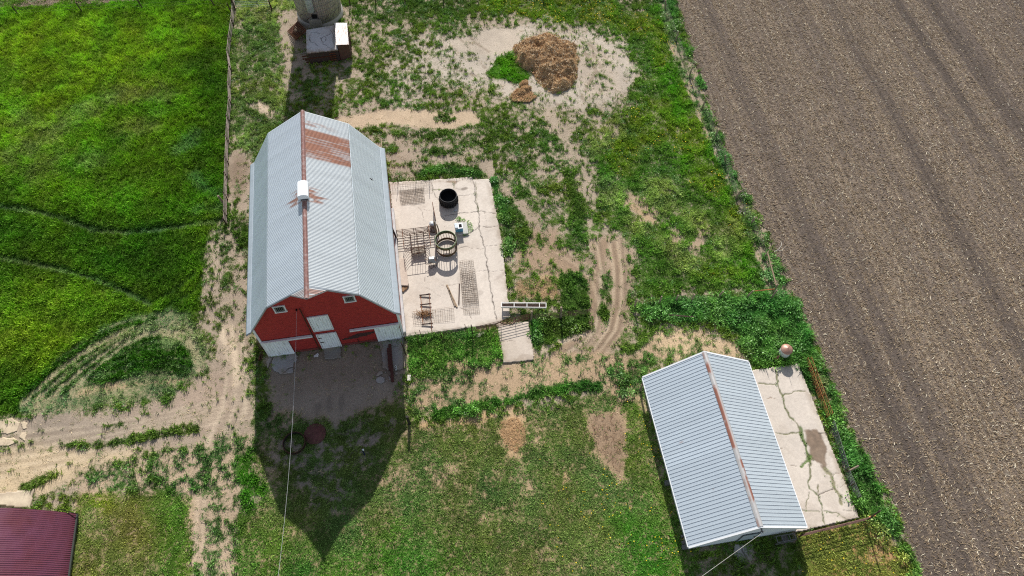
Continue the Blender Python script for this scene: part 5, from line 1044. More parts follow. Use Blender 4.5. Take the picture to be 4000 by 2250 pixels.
# waterer
o = F(1515, 300, .1725, 1530, 860, .13)
pd_ = [F(u, v, .1725, 1530, 860, .38) for u, v in ((1478, 60), (1700, 40), (1739, 295), (1490, 325))]
t_ = thing('water_pad', 'pale concrete block with grass at its edges under the blue waterer', 'concrete block', (float(pd_[3][0]), float(pd_[3][1]), .1))
MB().prism([(p[0]-pd_[3][0], p[1]-pd_[3][1]) for p in pd_][::-1], 0, .28).build('block', plain('pad_concrete', A(218, 214, 204, k=.66), .9, lo=.88, hi=1.05), t_, bevel=.03)
o = F(1525, 215, .1725, 1530, 860, .38)
wt = thing('waterer', 'blue and white automatic livestock waterer on the concrete block', 'waterer', tuple(o), BA)
MB().box((0, 0, .28), (.78, .62, .56)).build('body', plain('blue_plastic', A(92, 162, 196, k=.75), .5, lo=.9, hi=1.08), wt, bevel=.04)
MB().box((0, .02, .6), (.84, .72, .1)).build('lid', plain('white_plastic', A(238, 240, 242, k=.85), .4), wt, bevel=.03)
MB().box((.17, .0, .658), (.3, .4, .02)).build('drink_hole', DHOLE, wt); MB().box((-.24, .0, .72), (.3, .62, .14)).build('cover', plain('grey_plastic', A(206, 216, 222, k=.8), .5), wt, bevel=.03)
# gates and panels
def panel(name, label, cat, a, b_, zb, zt_, nr, uprights, rad, mat, umat=None, group=None, curve=0, par_extra=None):
    a = np.array(a, float); b_ = np.array(b_, float); t_ = thing(name, label, cat, (a[0], a[1], 0), 0, group); d = b_-a
    def at_(f, z): return (d[0]*f, d[1]*f, (b_[2]-a[2])*f+a[2]+z)
    for k in range(nr):
        z = zb+(zt_-zb)*k/(nr-1); MB().tube([at_(0, z), at_(.5, z-curve), at_(1, z)], rad, 6).build('rail', mat, t_)
    for f in uprights: MB().tube([at_(f, zb-.04), at_(f, zt_+.02)], rad*1.15, 6).build('upright', umat or mat, t_)
    return t_
R1g = lambda u, v, z=.13: R1(u, v, z)
panel('pen_gate', 'dark rusty six rail pipe gate standing across the yard slab by the barn', 'gate', R1(140, 395), R1(985, 290), .12, 1.25, 6, (0, .45, .98), .028, RDARK)
panel('short_gate', 'narrow rusty gate panel standing behind the six rail gate beside the post', 'gate', R1(560, 300), R1(1000, 250), .1, .9, 5, (0, .6, .8, 1), .022, RDARK)
panel('side_gate', 'rusty gate standing edge-on north of the tall yard post', 'gate', F(840, 900, .2415, 1500, 650, .13), F(800, 700, .2415, 1500, 650, .13), .2, 1.3, 5, (0, .5, 1), .026, RUST)
def post(name, label, base, h, r, mat, lean=(0, 0), group=None, sq=False, top=None):
    mb = MB(); L = (lean[0], lean[1], h)
    if sq: mb.tube([(0, 0, -.1), L], r*1.3, 4)
    else: mb.tube([(0, 0, -.1), (lean[0]*.4+.01, lean[1]*.4, h*.45), L], r, 8, r2=r*.85)
    t_ = mb.build(name, mat); t_.location = tuple(float(q) for q in base)
    return tag(t_, label, 'post', group)
post('wooden_post', 'tall brown wooden gate post next to the silver milk can', R1(1018, 290), 2.0, .1, WOOD, (-.1, 0))
post('wooden_post', 'short leaning post just east of the tall brown gate post', R1(1070, 250), 1.1, .07, WOOD, (-.15, .1))
post('wooden_post', 'dark wooden gate post against the barn wall at the yard gate', R1(118, 440), 1.9, .11, WOODD, (-.25, .1))
o = R1(925, 150); can = thing('milk_can', 'round silver galvanised can with a flat lid by the gate post', 'can', tuple(o))
MB().lathe([(.27, 0), (.3, .05), (.3, .5), (.27, .56)], seg=24).build('drum', GALV, can, True); MB().lathe([(.31, .53), (.31, .6), (.1, .66), (.01, .67)], seg=24, cap=False).build('lid', plain('can_lid', A(226, 228, 228, k=.8), .35, .3, lo=.85, hi=1.05), can, True)
MB().tube([(-.12, 0, .66), (-.1, 0, .74), (.1, 0, .74), (.12, 0, .66)], .02, 5).build('handle', RDARK, can)
# cradle feeder with hoops
o = R1(610, 700); cr_ = thing('hay_cradle', 'rusty hay cradle of half-round bars and legs in front of the pipe gate', 'hay feeder', tuple(o), BA)
for k in range(8):
    yy = -.55+2.3*k/7; mb = MB().tube([(1.32*math.cos(g), yy+.02*k, 1.55+1.05*math.sin(g)) for g in np.linspace(math.pi, 2*math.pi, 19)], .02, 5); mb.build('hoop', RDARK, cr_)
for sx in (-1, 1): MB().tube([(1.32*sx, -.6, 1.57), (1.32*sx, 1.85, 1.57)], .03, 6).build('top_rail', RUST, cr_)
for sx in (-.62, 0.05, .68):
    MB().tube([(sx, -.6, .5), (sx, 1.85, .5)], .025, 6).build('floor_rail', RDARK, cr_)
for sx in (-.68, .7):
    for yy in (-.6, 1.8): MB().tube([(sx, yy, 0), (sx, yy, .75)], .035, 6).build('leg', RDARK, cr_)
for zz in (.52, 1.5): MB().tube([(-1.2 if zz > 1 else -.7, -.62, zz), (1.2 if zz > 1 else .7, -.62, zz)], .026, 6).build('end_rail', RDARK, cr_)
for k in range(6): MB().tube([(-.62+.25*k, -.62, .5), (-.62+.25*k, -.62, 1.5)], .017, 5).build('end_bar', RDARK, cr_)
MB().box((.02, -.2, .47), (1.2, .9, .03)).build('tray', plain('pale_tray', A(190, 176, 158, k=.6), .8, lo=.5, hi=1.3, scale=12.), cr_)
panel('frame_panel', 'long rusty gate panel standing in front of the hay cradle', 'gate', R1(450, 760), R1(770, 715), .1, 1.0, 4, (0, .5, 1), .024, RDARK)
# overturned wheelbarrow
o = R1(930, 990); wb = thing('wheelbarrow', 'overturned grey and rusty wheelbarrow lying against the ring feeder', 'wheelbarrow', tuple(o), .35)
MB().add([(-.5, -.15, .55), (.35, -.35, .5), (.6, .3, .35), (-.3, .55, .45), (-.28, .02, 1.0), (.18, -.06, .95), (.3, .2, .88), (-.2, .3, .95)], [(0, 1, 5, 4), (1, 2, 6, 5), (2, 3, 7, 6), (3, 0, 4, 7), (4, 5, 6, 7)]).build('tray', plain('barrow_steel', A(176, 178, 180, k=.6), .45, .4, lo=.8, hi=1.15, second=A(160, 106, 78, k=.7), sscale=1.6, sth=(.5, .58)), wb)
for s in (-1, 1): MB().tube([(s*.3-.1, -.3, .5), (s*.36-.05, -.45, .1), (s*.2-.05, -.5, .02), (s*.05, -.45, .1), (s*.04, -.3, .5)], .022, 5).build('leg_loop', RDARK, wb)
MB().tube([(.5+.0*math.cos(g), .32+.2*math.cos(g), .34+.2*math.sin(g)) for g in np.linspace(0, 2*math.pi, 17)[:-1]], .04, 6, True).build('wheel', BLACK, wb)
for s in (-1, 1): MB().tube([(.5, .3, .4), (-.1, s*.28, .62), (-.7, s*.3, .72)], .025, 5).build('handle', WOODL, wb)
# boards
for nm, lab, (a, b_), wd_, mm in (('board', 'longer of two pale boards lying together on the yard slab', (C4(712, 482), C4(828, 735)), .14, WOODL), ('board', 'shorter board lying against the longer pale board on the yard slab', (C4(735, 540), C4(805, 725)), .13, WOOD), ('board', 'thin dark board lying alone beside the wire mesh on the yard slab', (C4(855, 470), C4(848, 700)), .11, WOODD)):
    L = math.hypot(b_[0]-a[0], b_[1]-a[1]); rz = math.atan2(b_[1]-a[1], b_[0]-a[0]); q = MB().box((0, 0, .05), (L, wd_, .09)).build(nm, mm, bevel=.01); q.location = ((a[0]+b_[0])/2, (a[1]+b_[1])/2, .14+.0); q.rotation_euler = (0, 0, rz); tag(q, lab, 'board', 'boards lying on the yard slab')
# wire mesh panels
def mesh_panel(label, P, nu, nv, r, z0, amp, mat=MWIRE, cat='wire mesh', seed=1):
    P = [np.array(q[:2]) for q in P]; o = P[0]; t_ = thing('wire_mesh_panel', label, cat, (o[0], o[1], z0)); mb = MB(); rnd = random.Random(seed)
    def at_(u, v): p = (P[0]*(1-u)+P[1]*u)*(1-v)+(P[3]*(1-u)+P[2]*u)*v-o; return (p[0], p[1], .03+amp*(.5+.5*math.sin(u*7+seed))*(.5+.5*math.cos(v*5+seed)))
    for i in range(nu+1): mb.tube([at_(i/nu+rnd.uniform(-.2, .2)/nu*(0 < i < nu), v) for v in np.linspace(0, 1, 6)], r, 3)
    mb.build('long_wires', mat, t_)['kind'] = 'stuff'; mb = MB()
    for j in range(nv+1): mb.tube([at_(u, j/nv+rnd.uniform(-.2, .2)/nv*(0 < j < nv)) for u in np.linspace(0, 1, 6)], r, 3)
    mb.build('cross_wires', mat, t_)['kind'] = 'stuff'
    return t_
mesh_panel('dark rusty wire mesh sheet on the slab corner beside the barn', [C3(250, 410), C3(640, 365), C3(665, 600), C3(280, 640)], 15, 10, .013, .15, .1, MWIRE, seed=3)
mesh_panel('light wire mesh laid behind the dark mesh at the north slab edge', [C3(90, 300), C3(770, 270), C3(790, 440), C3(110, 460)], 16, 5, .008, .15, .25, seed=4)
mesh_panel('long tangled wire mesh roll lying down the middle of the yard slab', [C4(850, 215), C4(1010, 200), C4(1085, 810), C4(905, 815)], 8, 30, .011, .15, .2, seed=5)
mesh_panel('second layer of wire mesh bunched on top of the long mesh roll', [C4(870, 330), C4(1035, 320), C4(1075, 690), C4(890, 700)], 9, 18, .011, .2, .25, MWIRE, seed=6)
mesh_panel('thin pale wire mesh sheet spread flat at the south end of the slab', [C4(320, 790), C4(790, 730), C4(800, 890), C4(340, 940)], 18, 8, .008, .15, .06, seed=7)
# ladder-like feed rack
a0 = F(1040, 50, .138, 1500, 1150, .13); a1 = F(1110, 870, .138, 1500, 1150, .13); b0 = F(1290, 15, .138, 1500, 1150, .13); b1 = F(1345, 840, .138, 1500, 1150, .13)
rk = thing('feed_rack', 'ladder-like metal feed rack frame lying on the slab near the barn door corner', 'feed rack', (a0[0], a0[1], .13))
def rl(p, z=0): return (p[0]-a0[0], p[1]-a0[1], z)
MB().tube([rl(a0, .05), rl(a1, .05)], .04, 5).build('side_rail', RUSTO, rk); MB().tube([rl(b0, .3), rl(b1, .3), rl(b1+(b1-b0)*.28, .05)], .035, 5).build('side_rail', RUST, rk)
for f in (0, .33, .67, 1.0):
    p = a0*(1-f)+a1*f; q = b0*(1-f)+b1*f; MB().box(tuple((np.array(rl(p, .1))+np.array(rl(q, .22)))/2), (1.1, .1, .08), .06, 0, -.1).build('cross_board', WOODD, rk)
    MB().tube([rl(p, .04), rl(q, .32)], .02, 5).build('cross_tube', STEEL, rk)
for k in range(7):
    p = a0*(1-k/7)+b0*k/7; q = a1*(1-k/7)+b1*k/7; MB().tube([rl(p, .03), rl(q, .03)], .008, 4).build('rod', MWIRE, rk)
o = F(1150, 545, .138, 1500, 1150, .2); n = 260; x = o[0]+rng.normal(0, .35, n); y = o[1]+rng.normal(0, .16, n)
sticks('hay_wisp', 'wisp of old hay caught in the ladder-like feed rack', x, y, np.full(n, .22)+rng.uniform(0, .15, n), rng.uniform(.1, .3, n), rng.uniform(.01, .02, n), A(196, 150, 106, k=.8)*rng.uniform(.5, 1.2, (n, 1)), SM, .4, 'hay')
# north slab T-posts
for i, (tu, tv, bu, bv, lab) in enumerate(((115, 115, 78, 262, 'closest to the barn wall'), (195, 130, 232, 275, 'second from the barn wall'), (485, 100, 520, 250, 'behind the dark wire mesh'), (728, 100, 742, 235, 'farthest east, by the stained slab'))):
    bp_ = F(bu, bv, .2415, 1500, 650, .1); post('steel_post', 'thin dark steel post at the north slab edge, ' + lab, bp_, 1.75, .025, RDARK, ((tu-bu)*.003, 0), 'steel posts along the north slab edge')
# white bunk
p0 = F(1330, 742, .3451, 1500, 950, 0); p1 = F(1835, 748, .3451, 1500, 950, 0); L = math.hypot(*(p1-p0)[:2]); rz = math.atan2(p1[1]-p0[1], p1[0]-p0[0])
fb = thing('feed_bunk', 'long narrow white feed bunk trough standing off the east edge of the yard slab', 'feed bunk', (p0[0], p0[1], .05), rz)
WP = plain('bunk_white', A(236, 232, 226, k=.85), .55, lo=.9, hi=1.03, second=A(186, 160, 140, k=.7), sscale=2., sth=(.62, .8))
for s in (-1, 1): MB().box((L/2, s*.24, .68), (L, .05, .2)).build('side_rail', WP, fb)
for f in (0, .28, .57, .85, 1.): MB().box((L*f*.985+.03, 0, .68), (.06, .44, .19)).build('cross_rail', WP, fb)
MB().box((L/2, 0, .5), (L-.06, .42, .1)).build('trough_floor', plain('trough_brown', A(150, 120, 104, k=.6), .8), fb)
for f in (.02, .98):
    for s in (-1, 1): MB().box((L*f, s*.22, .28), (.06, .06, .58)).build('leg', WP, fb)
# gates and fence along the south side of the yard
def Q4(u, v, z=0.): return F(u, v, .3451, 1500, 950, z)
g1 = panel('pipe_gate', 'long six rail pipe gate closing the south-east corner of the yard slab', 'gate', Q4(995, 1025), Q4(1650, 866), .18, 1.18, 6, (.01, .25, .5, .75, .99), .022, RDARK, group='pipe gates south-east of the yard')
panel('pasture_gate', 'six rail pipe panel running east from the wooden post towards the wheel track', 'gate', Q4(1690, 880), Q4(2305, 812), .15, 1.12, 5, (.01, .3, .64, .99), .022, WOODD, RDARK, group='pipe gates south-east of the yard')
sf = thing('yard_fence', 'wire fence on thin dark posts along the south edge of the yard slab', 'fence', tuple(Q4(243, 1098)))
o = Q4(243, 1098); PB = [(243, 1098, 232, 1012, 1.5), (435, 1090, 415, 985, 1.9), (395, 1120, 380, 1030, 1.3), (660, 1105, 645, 1005, 1.9), (685, 1080, 675, 1010, 1.2), (935, 1030, 920, 912, 2.0), (950, 1040, 940, 930, 1.7)]
for bu, bv, tu, tv, h in PB:
    p = Q4(bu, bv)-o; MB().tube([(p[0], p[1], -.1), (p[0]+(tu-bu)*.004, p[1], h)], .032, 5).build('post', RDARK, sf)
line_ = [Q4(243, 1082), Q4(435, 1062), Q4(660, 1040), Q4(935, 1005), Q4(995, 1000)]
for z in (.35, .6, .85, 1.05): MB().tube([(p[0]-o[0], p[1]-o[1], z) for p in line_], .012, 4).build('wire', WIRE, sf)
post('wooden_post', 'dark gate post in weeds at the slab end of the long pipe gate', Q4(1000, 1025), 1.8, .06, WOODD, (-.03, 0))
post('wooden_post', 'weathered wooden post between the long pipe gate and the pipe panel', Q4(1668, 872), 1.7, .11, WOOD, (0, .05))
post('wooden_post', 'thick weathered wooden post in the middle of the pipe panel', Q4(2000, 845), 1.9, .12, WOOD, (-.05, .1))
for i in range(1):
    mb = MB()
    for k in range(5): p = Q4(1350+30*k, 905+(k % 2)*8); mb.box((p[0], p[1], .16), (.5, .06, .05), .2*k)
    tag(mb.build('debris_sticks', WOODL), 'brown sticks caught under the long pipe gate', 'sticks', kind='stuff')
# posts east of the barn's south corner
def Q2(u, v, z=0.): return F(u, v, .46584, 900, 1000, z)
post('corner_post', 'tall leaning post with a pale top at the south-east corner of the barn', Q2(1473, 830), 2.3, .07, WOODD, (-.15, .1))
post('corner_post', 'dark post farther south in line with the pale topped corner post', Q2(1484, 1060), 1.2, .05, WOODD, (-.05, 0))
bt = MB().box((0, 0, .12), (.3, .55, .22)).build('white_block', plain('white_block_paint', A(232, 224, 210, k=.7), .8)); bt.location = tuple(Q2(1500, 1028)); tag(bt, 'small white block beside the dark post south-east of the barn', 'block')
post('round_post', 'thick black round post standing alone at the edge of the barn shadow', F(1286, 118, .4658, 1000, 1600), 1.75, .15, plain('tarred_post', A(60, 56, 50, k=.6), .8, lo=.7, hi=1.3), (0, 0))
# beams and block in front of the barn
for i, (a, b_, lab) in enumerate(((C8(2080, 905), C8(2120, 1430), 'longer'), (C8(2060, 960), C8(2085, 1270), 'shorter'))):
    L = math.hypot(b_[0]-a[0], b_[1]-a[1]); rz = math.atan2(b_[1]-a[1], b_[0]-a[0]); q = MB().box((0, 0, .16), (L, .26, .26)).build('steel_beam', plain('beam_rust%d' % i, A(92, 52, 46, k=.7), .75, .1, lo=.7, hi=1.2), bevel=.015)
    q.location = ((a[0]+b_[0])/2, (a[1]+b_[1])/2, .06+i*.02); q.rotation_euler = (0, 0, rz); tag(q, lab + ' of two dark red beams lying in the shade by the right barn door', 'beam', 'beams by the right barn door')
p = C8(2165, 1235); cbk = thing('concrete_block', 'pale hollow concrete block beside the dark red beams', 'block', (p[0], p[1], .1), BA)
mb = MB(); mb.box((0, .19, .1), (.2, .04, .2)).box((0, 0, .1), (.2, .04, .2)).box((0, -.19, .1), (.2, .04, .2)).box((.08, 0, .1), (.04, .42, .2)).box((-.08, 0, .1), (.04, .42, .2)).build('shell', plain('block_grey', A(220, 220, 216, k=.8), .8), cbk)
p = C8(1035, 1045); q = MB().box((0, 0, .05), (.45, .16, .08), .7).box((.12, -.1, .1), (.2, .12, .05), .2).build('white_scrap', plain('scrap_white', A(240, 240, 240, k=.9), .7)); q.location = (p[0], p[1], .0); tag(q, 'scrap of white plastic on the dirt left of the barn door apron', 'scrap')
for i, (u, v) in enumerate(((235, 1000), (255, 1010))):
    pass
p0 = Q2(238, 880); q = MB().tube([(0, 0, .05), (.3, 1.9, .12)], .06, 5).tube([(.2, 0, .05), (.35, 1.8, .2)], .05, 5).build('leaning_poles', RDARK); q.location = tuple(p0); tag(q, 'dark poles lying in the shade along the west barn wall', 'poles')
# things in the barn shadow
def Q3(u, v, z=0.): return F(u, v, .4658, 1000, 1600, z)
o = Q3(325, 285); fr_ = thing('fire_ring', 'dark metal fire ring lying in the barn shadow', 'fire ring', tuple(o))
mb = MB(); n = 30
for zr, rr_ in ((.04, .98), (.32, .95)): mb.tube([(rr_*math.cos(g), rr_*math.sin(g), zr) for g in np.linspace(0, 2*math.pi, n+1)[:-1]], .03, 5, True)
mb.build('hoops', RDARK, fr_)
MB().lathe([(.93, .0), (.97, .3), (.95, .3), (.91, .0)], seg=30, cap=False).build('ring_wall', plain('black_iron', A(52, 44, 42, k=.6), .8, .2), fr_, True)
o = Q3(495, 205); q = MB().lathe([(.95, 0), (.95, .06), (.1, .12)], seg=28).build('well_cover', plain('lid_rust', A(118, 74, 70, k=.6), .85, lo=.7, hi=1.2, scale=3.), None, True); q.location = tuple(o); tag(q, 'flat round rusty lid on the ground beside the fire ring', 'lid')
o = Q3(912, 380); mp_ = thing('hydrant', 'slim dark blue yard hydrant with a white spot standing in the barn shadow', 'hydrant', tuple(o))
MB().tube([(0, 0, 0), (0, .05, 1.3)], .06, 6).build('pipe', plain('navy_paint', A(34, 40, 74, k=.8), .5), mp_); MB().box((.05, .05, 1.2), (.14, .1, .22)).build('head', plain('white_spot', A(240, 240, 245, k=.95), .5), mp_); MB().tube([(0, .05, 1.3), (.03, .3, 1.42)], .025, 5).build('handle', RDARK, mp_)

# ------------------------------------------------------------------ fences
def full(u, v, z=0.): return G(u, v, z)
o = full(901, 280); LF = [(918, -60), (918, 40), (913, 100), (903, 170), (897, 225), (905, 280), (902, 350), (905, 410), (898, 480), (895, 560), (892, 640), (890, 700), (889, 780), (888, 850), (887, 880)]
lf = thing('pipe_fence', 'pale three rail pipe fence between the hayfield and the barn yard', 'fence', tuple(o))
for k, z in enumerate((.35, .72, 1.1)): MB().tube([(full(u, v)[0]-o[0], full(u, v)[1]-o[1], z+.03*math.sin(u*.7+v*.05)) for u, v in LF], .045, 5).build('rail', plain('pale_rail%d' % k, A(186, 168, 156, k=.62), .8, lo=.6, hi=1.2, second=A(120, 100, 84, k=.6)), lf)
for u, v in LF[1:]: p = full(u, v)-o; MB().tube([(p[0], p[1], -.1), (p[0]-.05, p[1]+.03, 1.25)], .07, 6).build('post', WOODD, lf)
post('wooden_post', 'stout leaning wooden post with a pale top at the south end of the pipe fence', full(886, 812), 1.8, .13, WOOD, (-.35, .2))
tf = thing('green_gate', 'green pipe gate at the top edge north-west of the silo', 'gate', tuple(full(925, 32)))
o = full(925, 32); e = full(1060, 30)-o
GG = plain('green_paint', A(140, 170, 140, k=.6), .5, .1)
for z in (.25, .5, .75, 1.0, 1.25): MB().tube([(0, 0, z), (e[0], e[1], z)], .03, 5).build('rail', GG, tf)
for f in (0, .35, .65, 1): MB().tube([(e[0]*f, e[1]*f, .2), (e[0]*f, e[1]*f, 1.27)], .03, 5).build('upright', GG, tf)
post('wooden_post', 'dark wooden post at the east end of the green gate', full(1062, 40), 1.5, .1, WOODD); post('wooden_post', 'dark wooden post at the west end of the green gate', full(918, 36), 1.6, .12, WOODD)
hf = thing('hay_fence', 'old wire fence on crooked wooden posts along the top of the hayfield', 'fence', tuple(full(75, 62))); o = full(75, 62)
PP = [(-120, 75), (75, 62), (322, 48), (560, 38), (838, 26), (905, 50)]
for i, (u, v) in enumerate(PP): p = full(u, v)-o; MB().tube([(p[0], p[1], -.1), (p[0]-.12, p[1]+.1, .7), (p[0]-.2, p[1]+.14, 1.35)], .07, 6).build('post', WOODD, hf)
for z in (.5, .95): MB().tube([(full(u, v)[0]-o[0]-.1, full(u, v)[1]-o[1], z) for u, v in PP], .01, 3).build('wire', WIRE, hf)
nf = thing('north_fence', 'wire fence on dark posts along the top edge east of the silo', 'fence', tuple(full(1368, 20))); o = full(1368, 20)
PP = [(1280, 24), (1368, 20), (1468, 15), (1582, 5), (1733, 0), (1867, -4), (1968, -8), (2120, -12), (2300, -14), (2480, -16), (2600, -20)]
for i, (u, v) in enumerate(PP): p = full(u, v)-o; MB().tube([(p[0], p[1], -.1), (p[0], p[1], 1.4)], .07, 6).build('post', WOODD, nf)
for z in (.4, .8, 1.2): MB().tube([(full(u, v)[0]-o[0], full(u, v)[1]-o[1], z) for u, v in PP], .01, 3).build('wire', WIRE, nf)
ef = thing('field_fence', 'tumbledown wire fence on crooked wooden posts along the tilled field', 'fence', tuple(full(2690, 293))); o = full(2690, 293)
PP = [(2588, -20, 1.4, 0), (2597, 40, 1.4, -.1), (2640, 160, 1.3, .1), (2692, 300, 1.5, .15), (2742, 425, 1.6, .2), (2792, 540, 1.3, .1), (2830, 638, 1.2, -.2), (2874, 778, 1.3, .2), (2932, 880, 1.2, .1), (2985, 1010, 1.2, .1), (3018, 1145, 1.5, .1)]
for i, (u, v, h, l_) in enumerate(PP): p = full(u, v)-o; MB().tube([(p[0], p[1], -.1), (p[0]+l_*.3, p[1]+.05, h*.5), (p[0]+l_, p[1]+.1, h)], .095, 6, r2=.07).build('post', WOOD, ef)
for z in (.3, .6, .9, 1.15): MB().tube([(full(u, v)[0]-o[0], full(u, v)[1]-o[1], z) for u, v, h, l_ in PP], .012, 3).build('wire', WIRE, ef)
p = full(2874, 778)-o; MB().tube([(p[0], p[1], .5), (p[0]+.5, p[1]+.2, 1.5)], .07, 5).build('broken_branch', WOOD, ef)
MB().tube([tuple(full(2985, 1008)-o+np.array([0, 0, 1.1])), tuple(full(3018, 1140)-o+np.array([0, 0, 1.2]))], .07, 6).build('brace_rail', plain('tan_rail', A(176, 150, 124, k=.6), .8), ef)
wf = thing('weed_fence', 'row of short weathered fence posts standing in the weeds north of the shed', 'fence', tuple(F(1230, 620, .4658, 2000, 900))); o = F(1230, 620, .4658, 2000, 900)
PP = [(1025, 645, 1.5, .05), (1230, 622, 1.5, .05), (1372, 600, 1.2, .03), (1497, 606, 1.5, .1), (1722, 575, 1.4, .25), (1962, 575, 1.5, .3), (2166, 580, 1.7, .15)]
for u, v, h, l_ in PP: p = F(u, v, .4658, 2000, 900)-o; MB().tube([(p[0], p[1], -.1), (p[0]+l_*.2, p[1], h*.5), (p[0]+l_, p[1]+.05, h)], .1, 6, r2=.08).build('post', WOOD, wf)
for z in (.5, .9): MB().tube([(F(u, v, .4658, 2000, 900)[0]-o[0], F(u, v, .4658, 2000, 900)[1]-o[1], z) for u, v, h, l_ in PP], .01, 3).build('wire', WIRE, wf)
a = F(1990, 560, .4658, 2000, 900)-o; b_ = F(2166, 540, .4658, 2000, 900)-o; MB().tube([(a[0]+.25, a[1]+.1, 1.0), (b_[0]+.1, b_[1], 1.1)], .06, 6).build('brace_rail', RUSTO, wf)
a = F(1310, 712, .4658, 2000, 900, .35); b_ = F(1535, 733, .4658, 2000, 900, .35); q = MB().box((0, 0, 0), (math.hypot(*(b_-a)[:2]), .12, .08)).build('plank', WOODD); q.location = tuple((a+b_)/2+np.array([0, 0, .12])); q.rotation_euler = (0, 0, math.atan2((b_-a)[1], (b_-a)[0])); tag(q, 'grey plank lying on top of the weeds below the row of fence posts', 'plank')
a = full(3022, 990); q = MB().tube([(0, 0, .3), (.35, .1, .6), (.7, .55, .7), (.75, 1.1, .6)], .05, 5, r2=.02).tube([(.2, .05, .4), (.6, -.1, .7), (1.0, .3, .8)], .035, 5, r2=.015).build('dead_branch', plain('bleached_wood', A(206, 198, 182, k=.75), .8)); q.location = tuple(a); tag(q, 'bleached dead branch caught in the field fence', 'branch')
for (u, v, s, lab) in ((2800, 590, 1., 'northern'), (2905, 760, .8, 'middle'), (2900, 830, .9, 'southern')):
    rnd = random.Random(u); mb = MB()
    for k in range(16):
        g = rnd.uniform(0, 6.3); L = rnd.uniform(.4, .9)*s; mb.tube([(0, 0, .1), (math.cos(g)*L*.5, math.sin(g)*L*.5, .5*s), (math.cos(g)*L, math.sin(g)*L, .4*s*rnd.uniform(.3, 1.4))], .014, 3)
    q = mb.build('dry_bush', MATS['bleached_wood']); q.location = tuple(full(u, v)); tag(q, lab + ' of three bleached dry bushes along the field fence', 'bush', 'dry bushes along the field fence')

# ------------------------------------------------------------------ shed surroundings
def Q7(u, v, z=0.): return F(u, v, .276, 3000, 1300, z)
o = Q7(205, 320); fbn = thing('feed_bin', 'small white round feed bin with a rusty domed lid behind the shed slab', 'feed bin', tuple(o))
MB().lathe([(.42, .35), (.50, .5), (.50, 1.3), (.48, 1.34)], seg=32).build('drum', plain('bin_white', A(216, 220, 218, k=.8), .55, lo=.85, hi=1.05, second=A(170, 150, 136, k=.7), sscale=2., sth=(.58, .75)), fbn, True)
MB().lathe([(.55, 1.28), (.54, 1.32), (.44, 1.42), (.26, 1.52), (.1, 1.58), (.01, 1.6)], seg=32, cap=False).build('lid', plain('dome_rust', A(190, 142, 120, k=.75), .45, .25, lo=.8, hi=1.15, scale=3., second=A(150, 130, 128, k=.8), sscale=1.2, sth=(.52, .66), spec=.6), fbn, True)
for g in (.6, 2.2, 3.8, 5.4): MB().tube([(.5*math.cos(g), .5*math.sin(g), 0), (.52*math.cos(g), .52*math.sin(g), .5)], .03, 5).build('leg', RDARK, fbn)
MB().lathe([(.7, .02), (.72, .12), (.5, .36)], seg=28).build('feed_pan', plain('pan_dark', A(60, 54, 50, k=.6), .8), fbn, True)
MB().add([(-.6, -.25, .4), (-1.0, -.45, .35), (-.75, -.75, .3), (-.58, -.4, .9)], [(0, 1, 3), (1, 2, 3), (2, 0, 3), (0, 2, 1)]).build('spout_door', plain('spout_red', A(150, 96, 88, k=.7), .7), fbn)
MB().tube([(.05, 0, 1.55), (.06, 0, 2.3)], .014, 4).build('lid_rod', RDARK, fbn)
panel('rusty_bunk', 'long orange rusty pipe hay bunk in the weeds east of the shed slab', 'hay bunk', Q7(520, 415), Q7(815, 1215), .15, .95, 4, (0, .33, .66, 1), .03, RUSTO)
panel('rusty_bunk', 'rusty pipe side frame leaning just east of the orange hay bunk', 'hay bunk', Q7(572, 400), Q7(868, 1185), .15, .85, 3, (0, .33, .66, 1), .028, RUSTO)
def QR(u, v, z=0.): return F(u, v, .4139, 3100, 1650, z)
panel('grey_panel', 'upper grey pipe fence panel in the weeds between the hay bunk and the log', 'gate', QR(340, 20), QR(478, 470), .2, 1.1, 5, (0, .48, .98), .026, STEEL, RDARK, group='grey pipe panels east of the shed slab')
panel('grey_panel', 'lower grey pipe fence panel in the weeds south of the short log', 'gate', QR(478, 480), QR(590, 735), .2, 1.1, 5, (.02, .5, .98), .026, STEEL, RDARK, group='grey pipe panels east of the shed slab')
q = MB().tube([(0, 0, .5), (.75, .3, .95)], .09, 8).build('short_log', WOOD); q.location = tuple(QR(500, 475)); tag(q, 'short pale log end sticking out of the weeds between the grey panels', 'log')
panel('south_gate', 'rusty four rail pipe gate closing the south end of the shed slab', 'gate', QR(38, 1085), QR(668, 930), .25, 1.25, 5, (0, .33, .66, 1), .03, plain('pinkish_rust', A(156, 118, 108, k=.65), .75, .2, lo=.75, hi=1.15), RDARK)
post('tall_post', 'tall dark post at the east end of the rusty four rail gate', QR(668, 935), 2.9, .07, WOODD, (.1, .15))
q = MB().tube([(0, 0, 1.1), (.5, .1, 1.25)], .06, 6).build('rag', plain('orange_rag', A(236, 170, 96, k=.8), .8)); q.location = tuple(QR(660, 925)); tag(q, 'orange tie knotted round the tall post at the gate', 'tie')
post('steel_post', 'thin post near the shed wall at the west end of the four rail gate', QR(48, 1085), 1.4, .04, RDARK)
def Q9(u, v, z=0.): return F(u, v, .65574, 2400, 1300, z)
a, b_, c_, d_ = [Q9(*q, .8) for q in ((962, 1212), (1070, 1195), (1084, 1228), (975, 1250))]; o = Q9(975, 1278)
ra = thing('metal_rack', 'grey metal rack with dark bays against the front wall of the white shed', 'rack', (d_[0], d_[1], 0)); DR = np.array([d_[0], d_[1], 0])
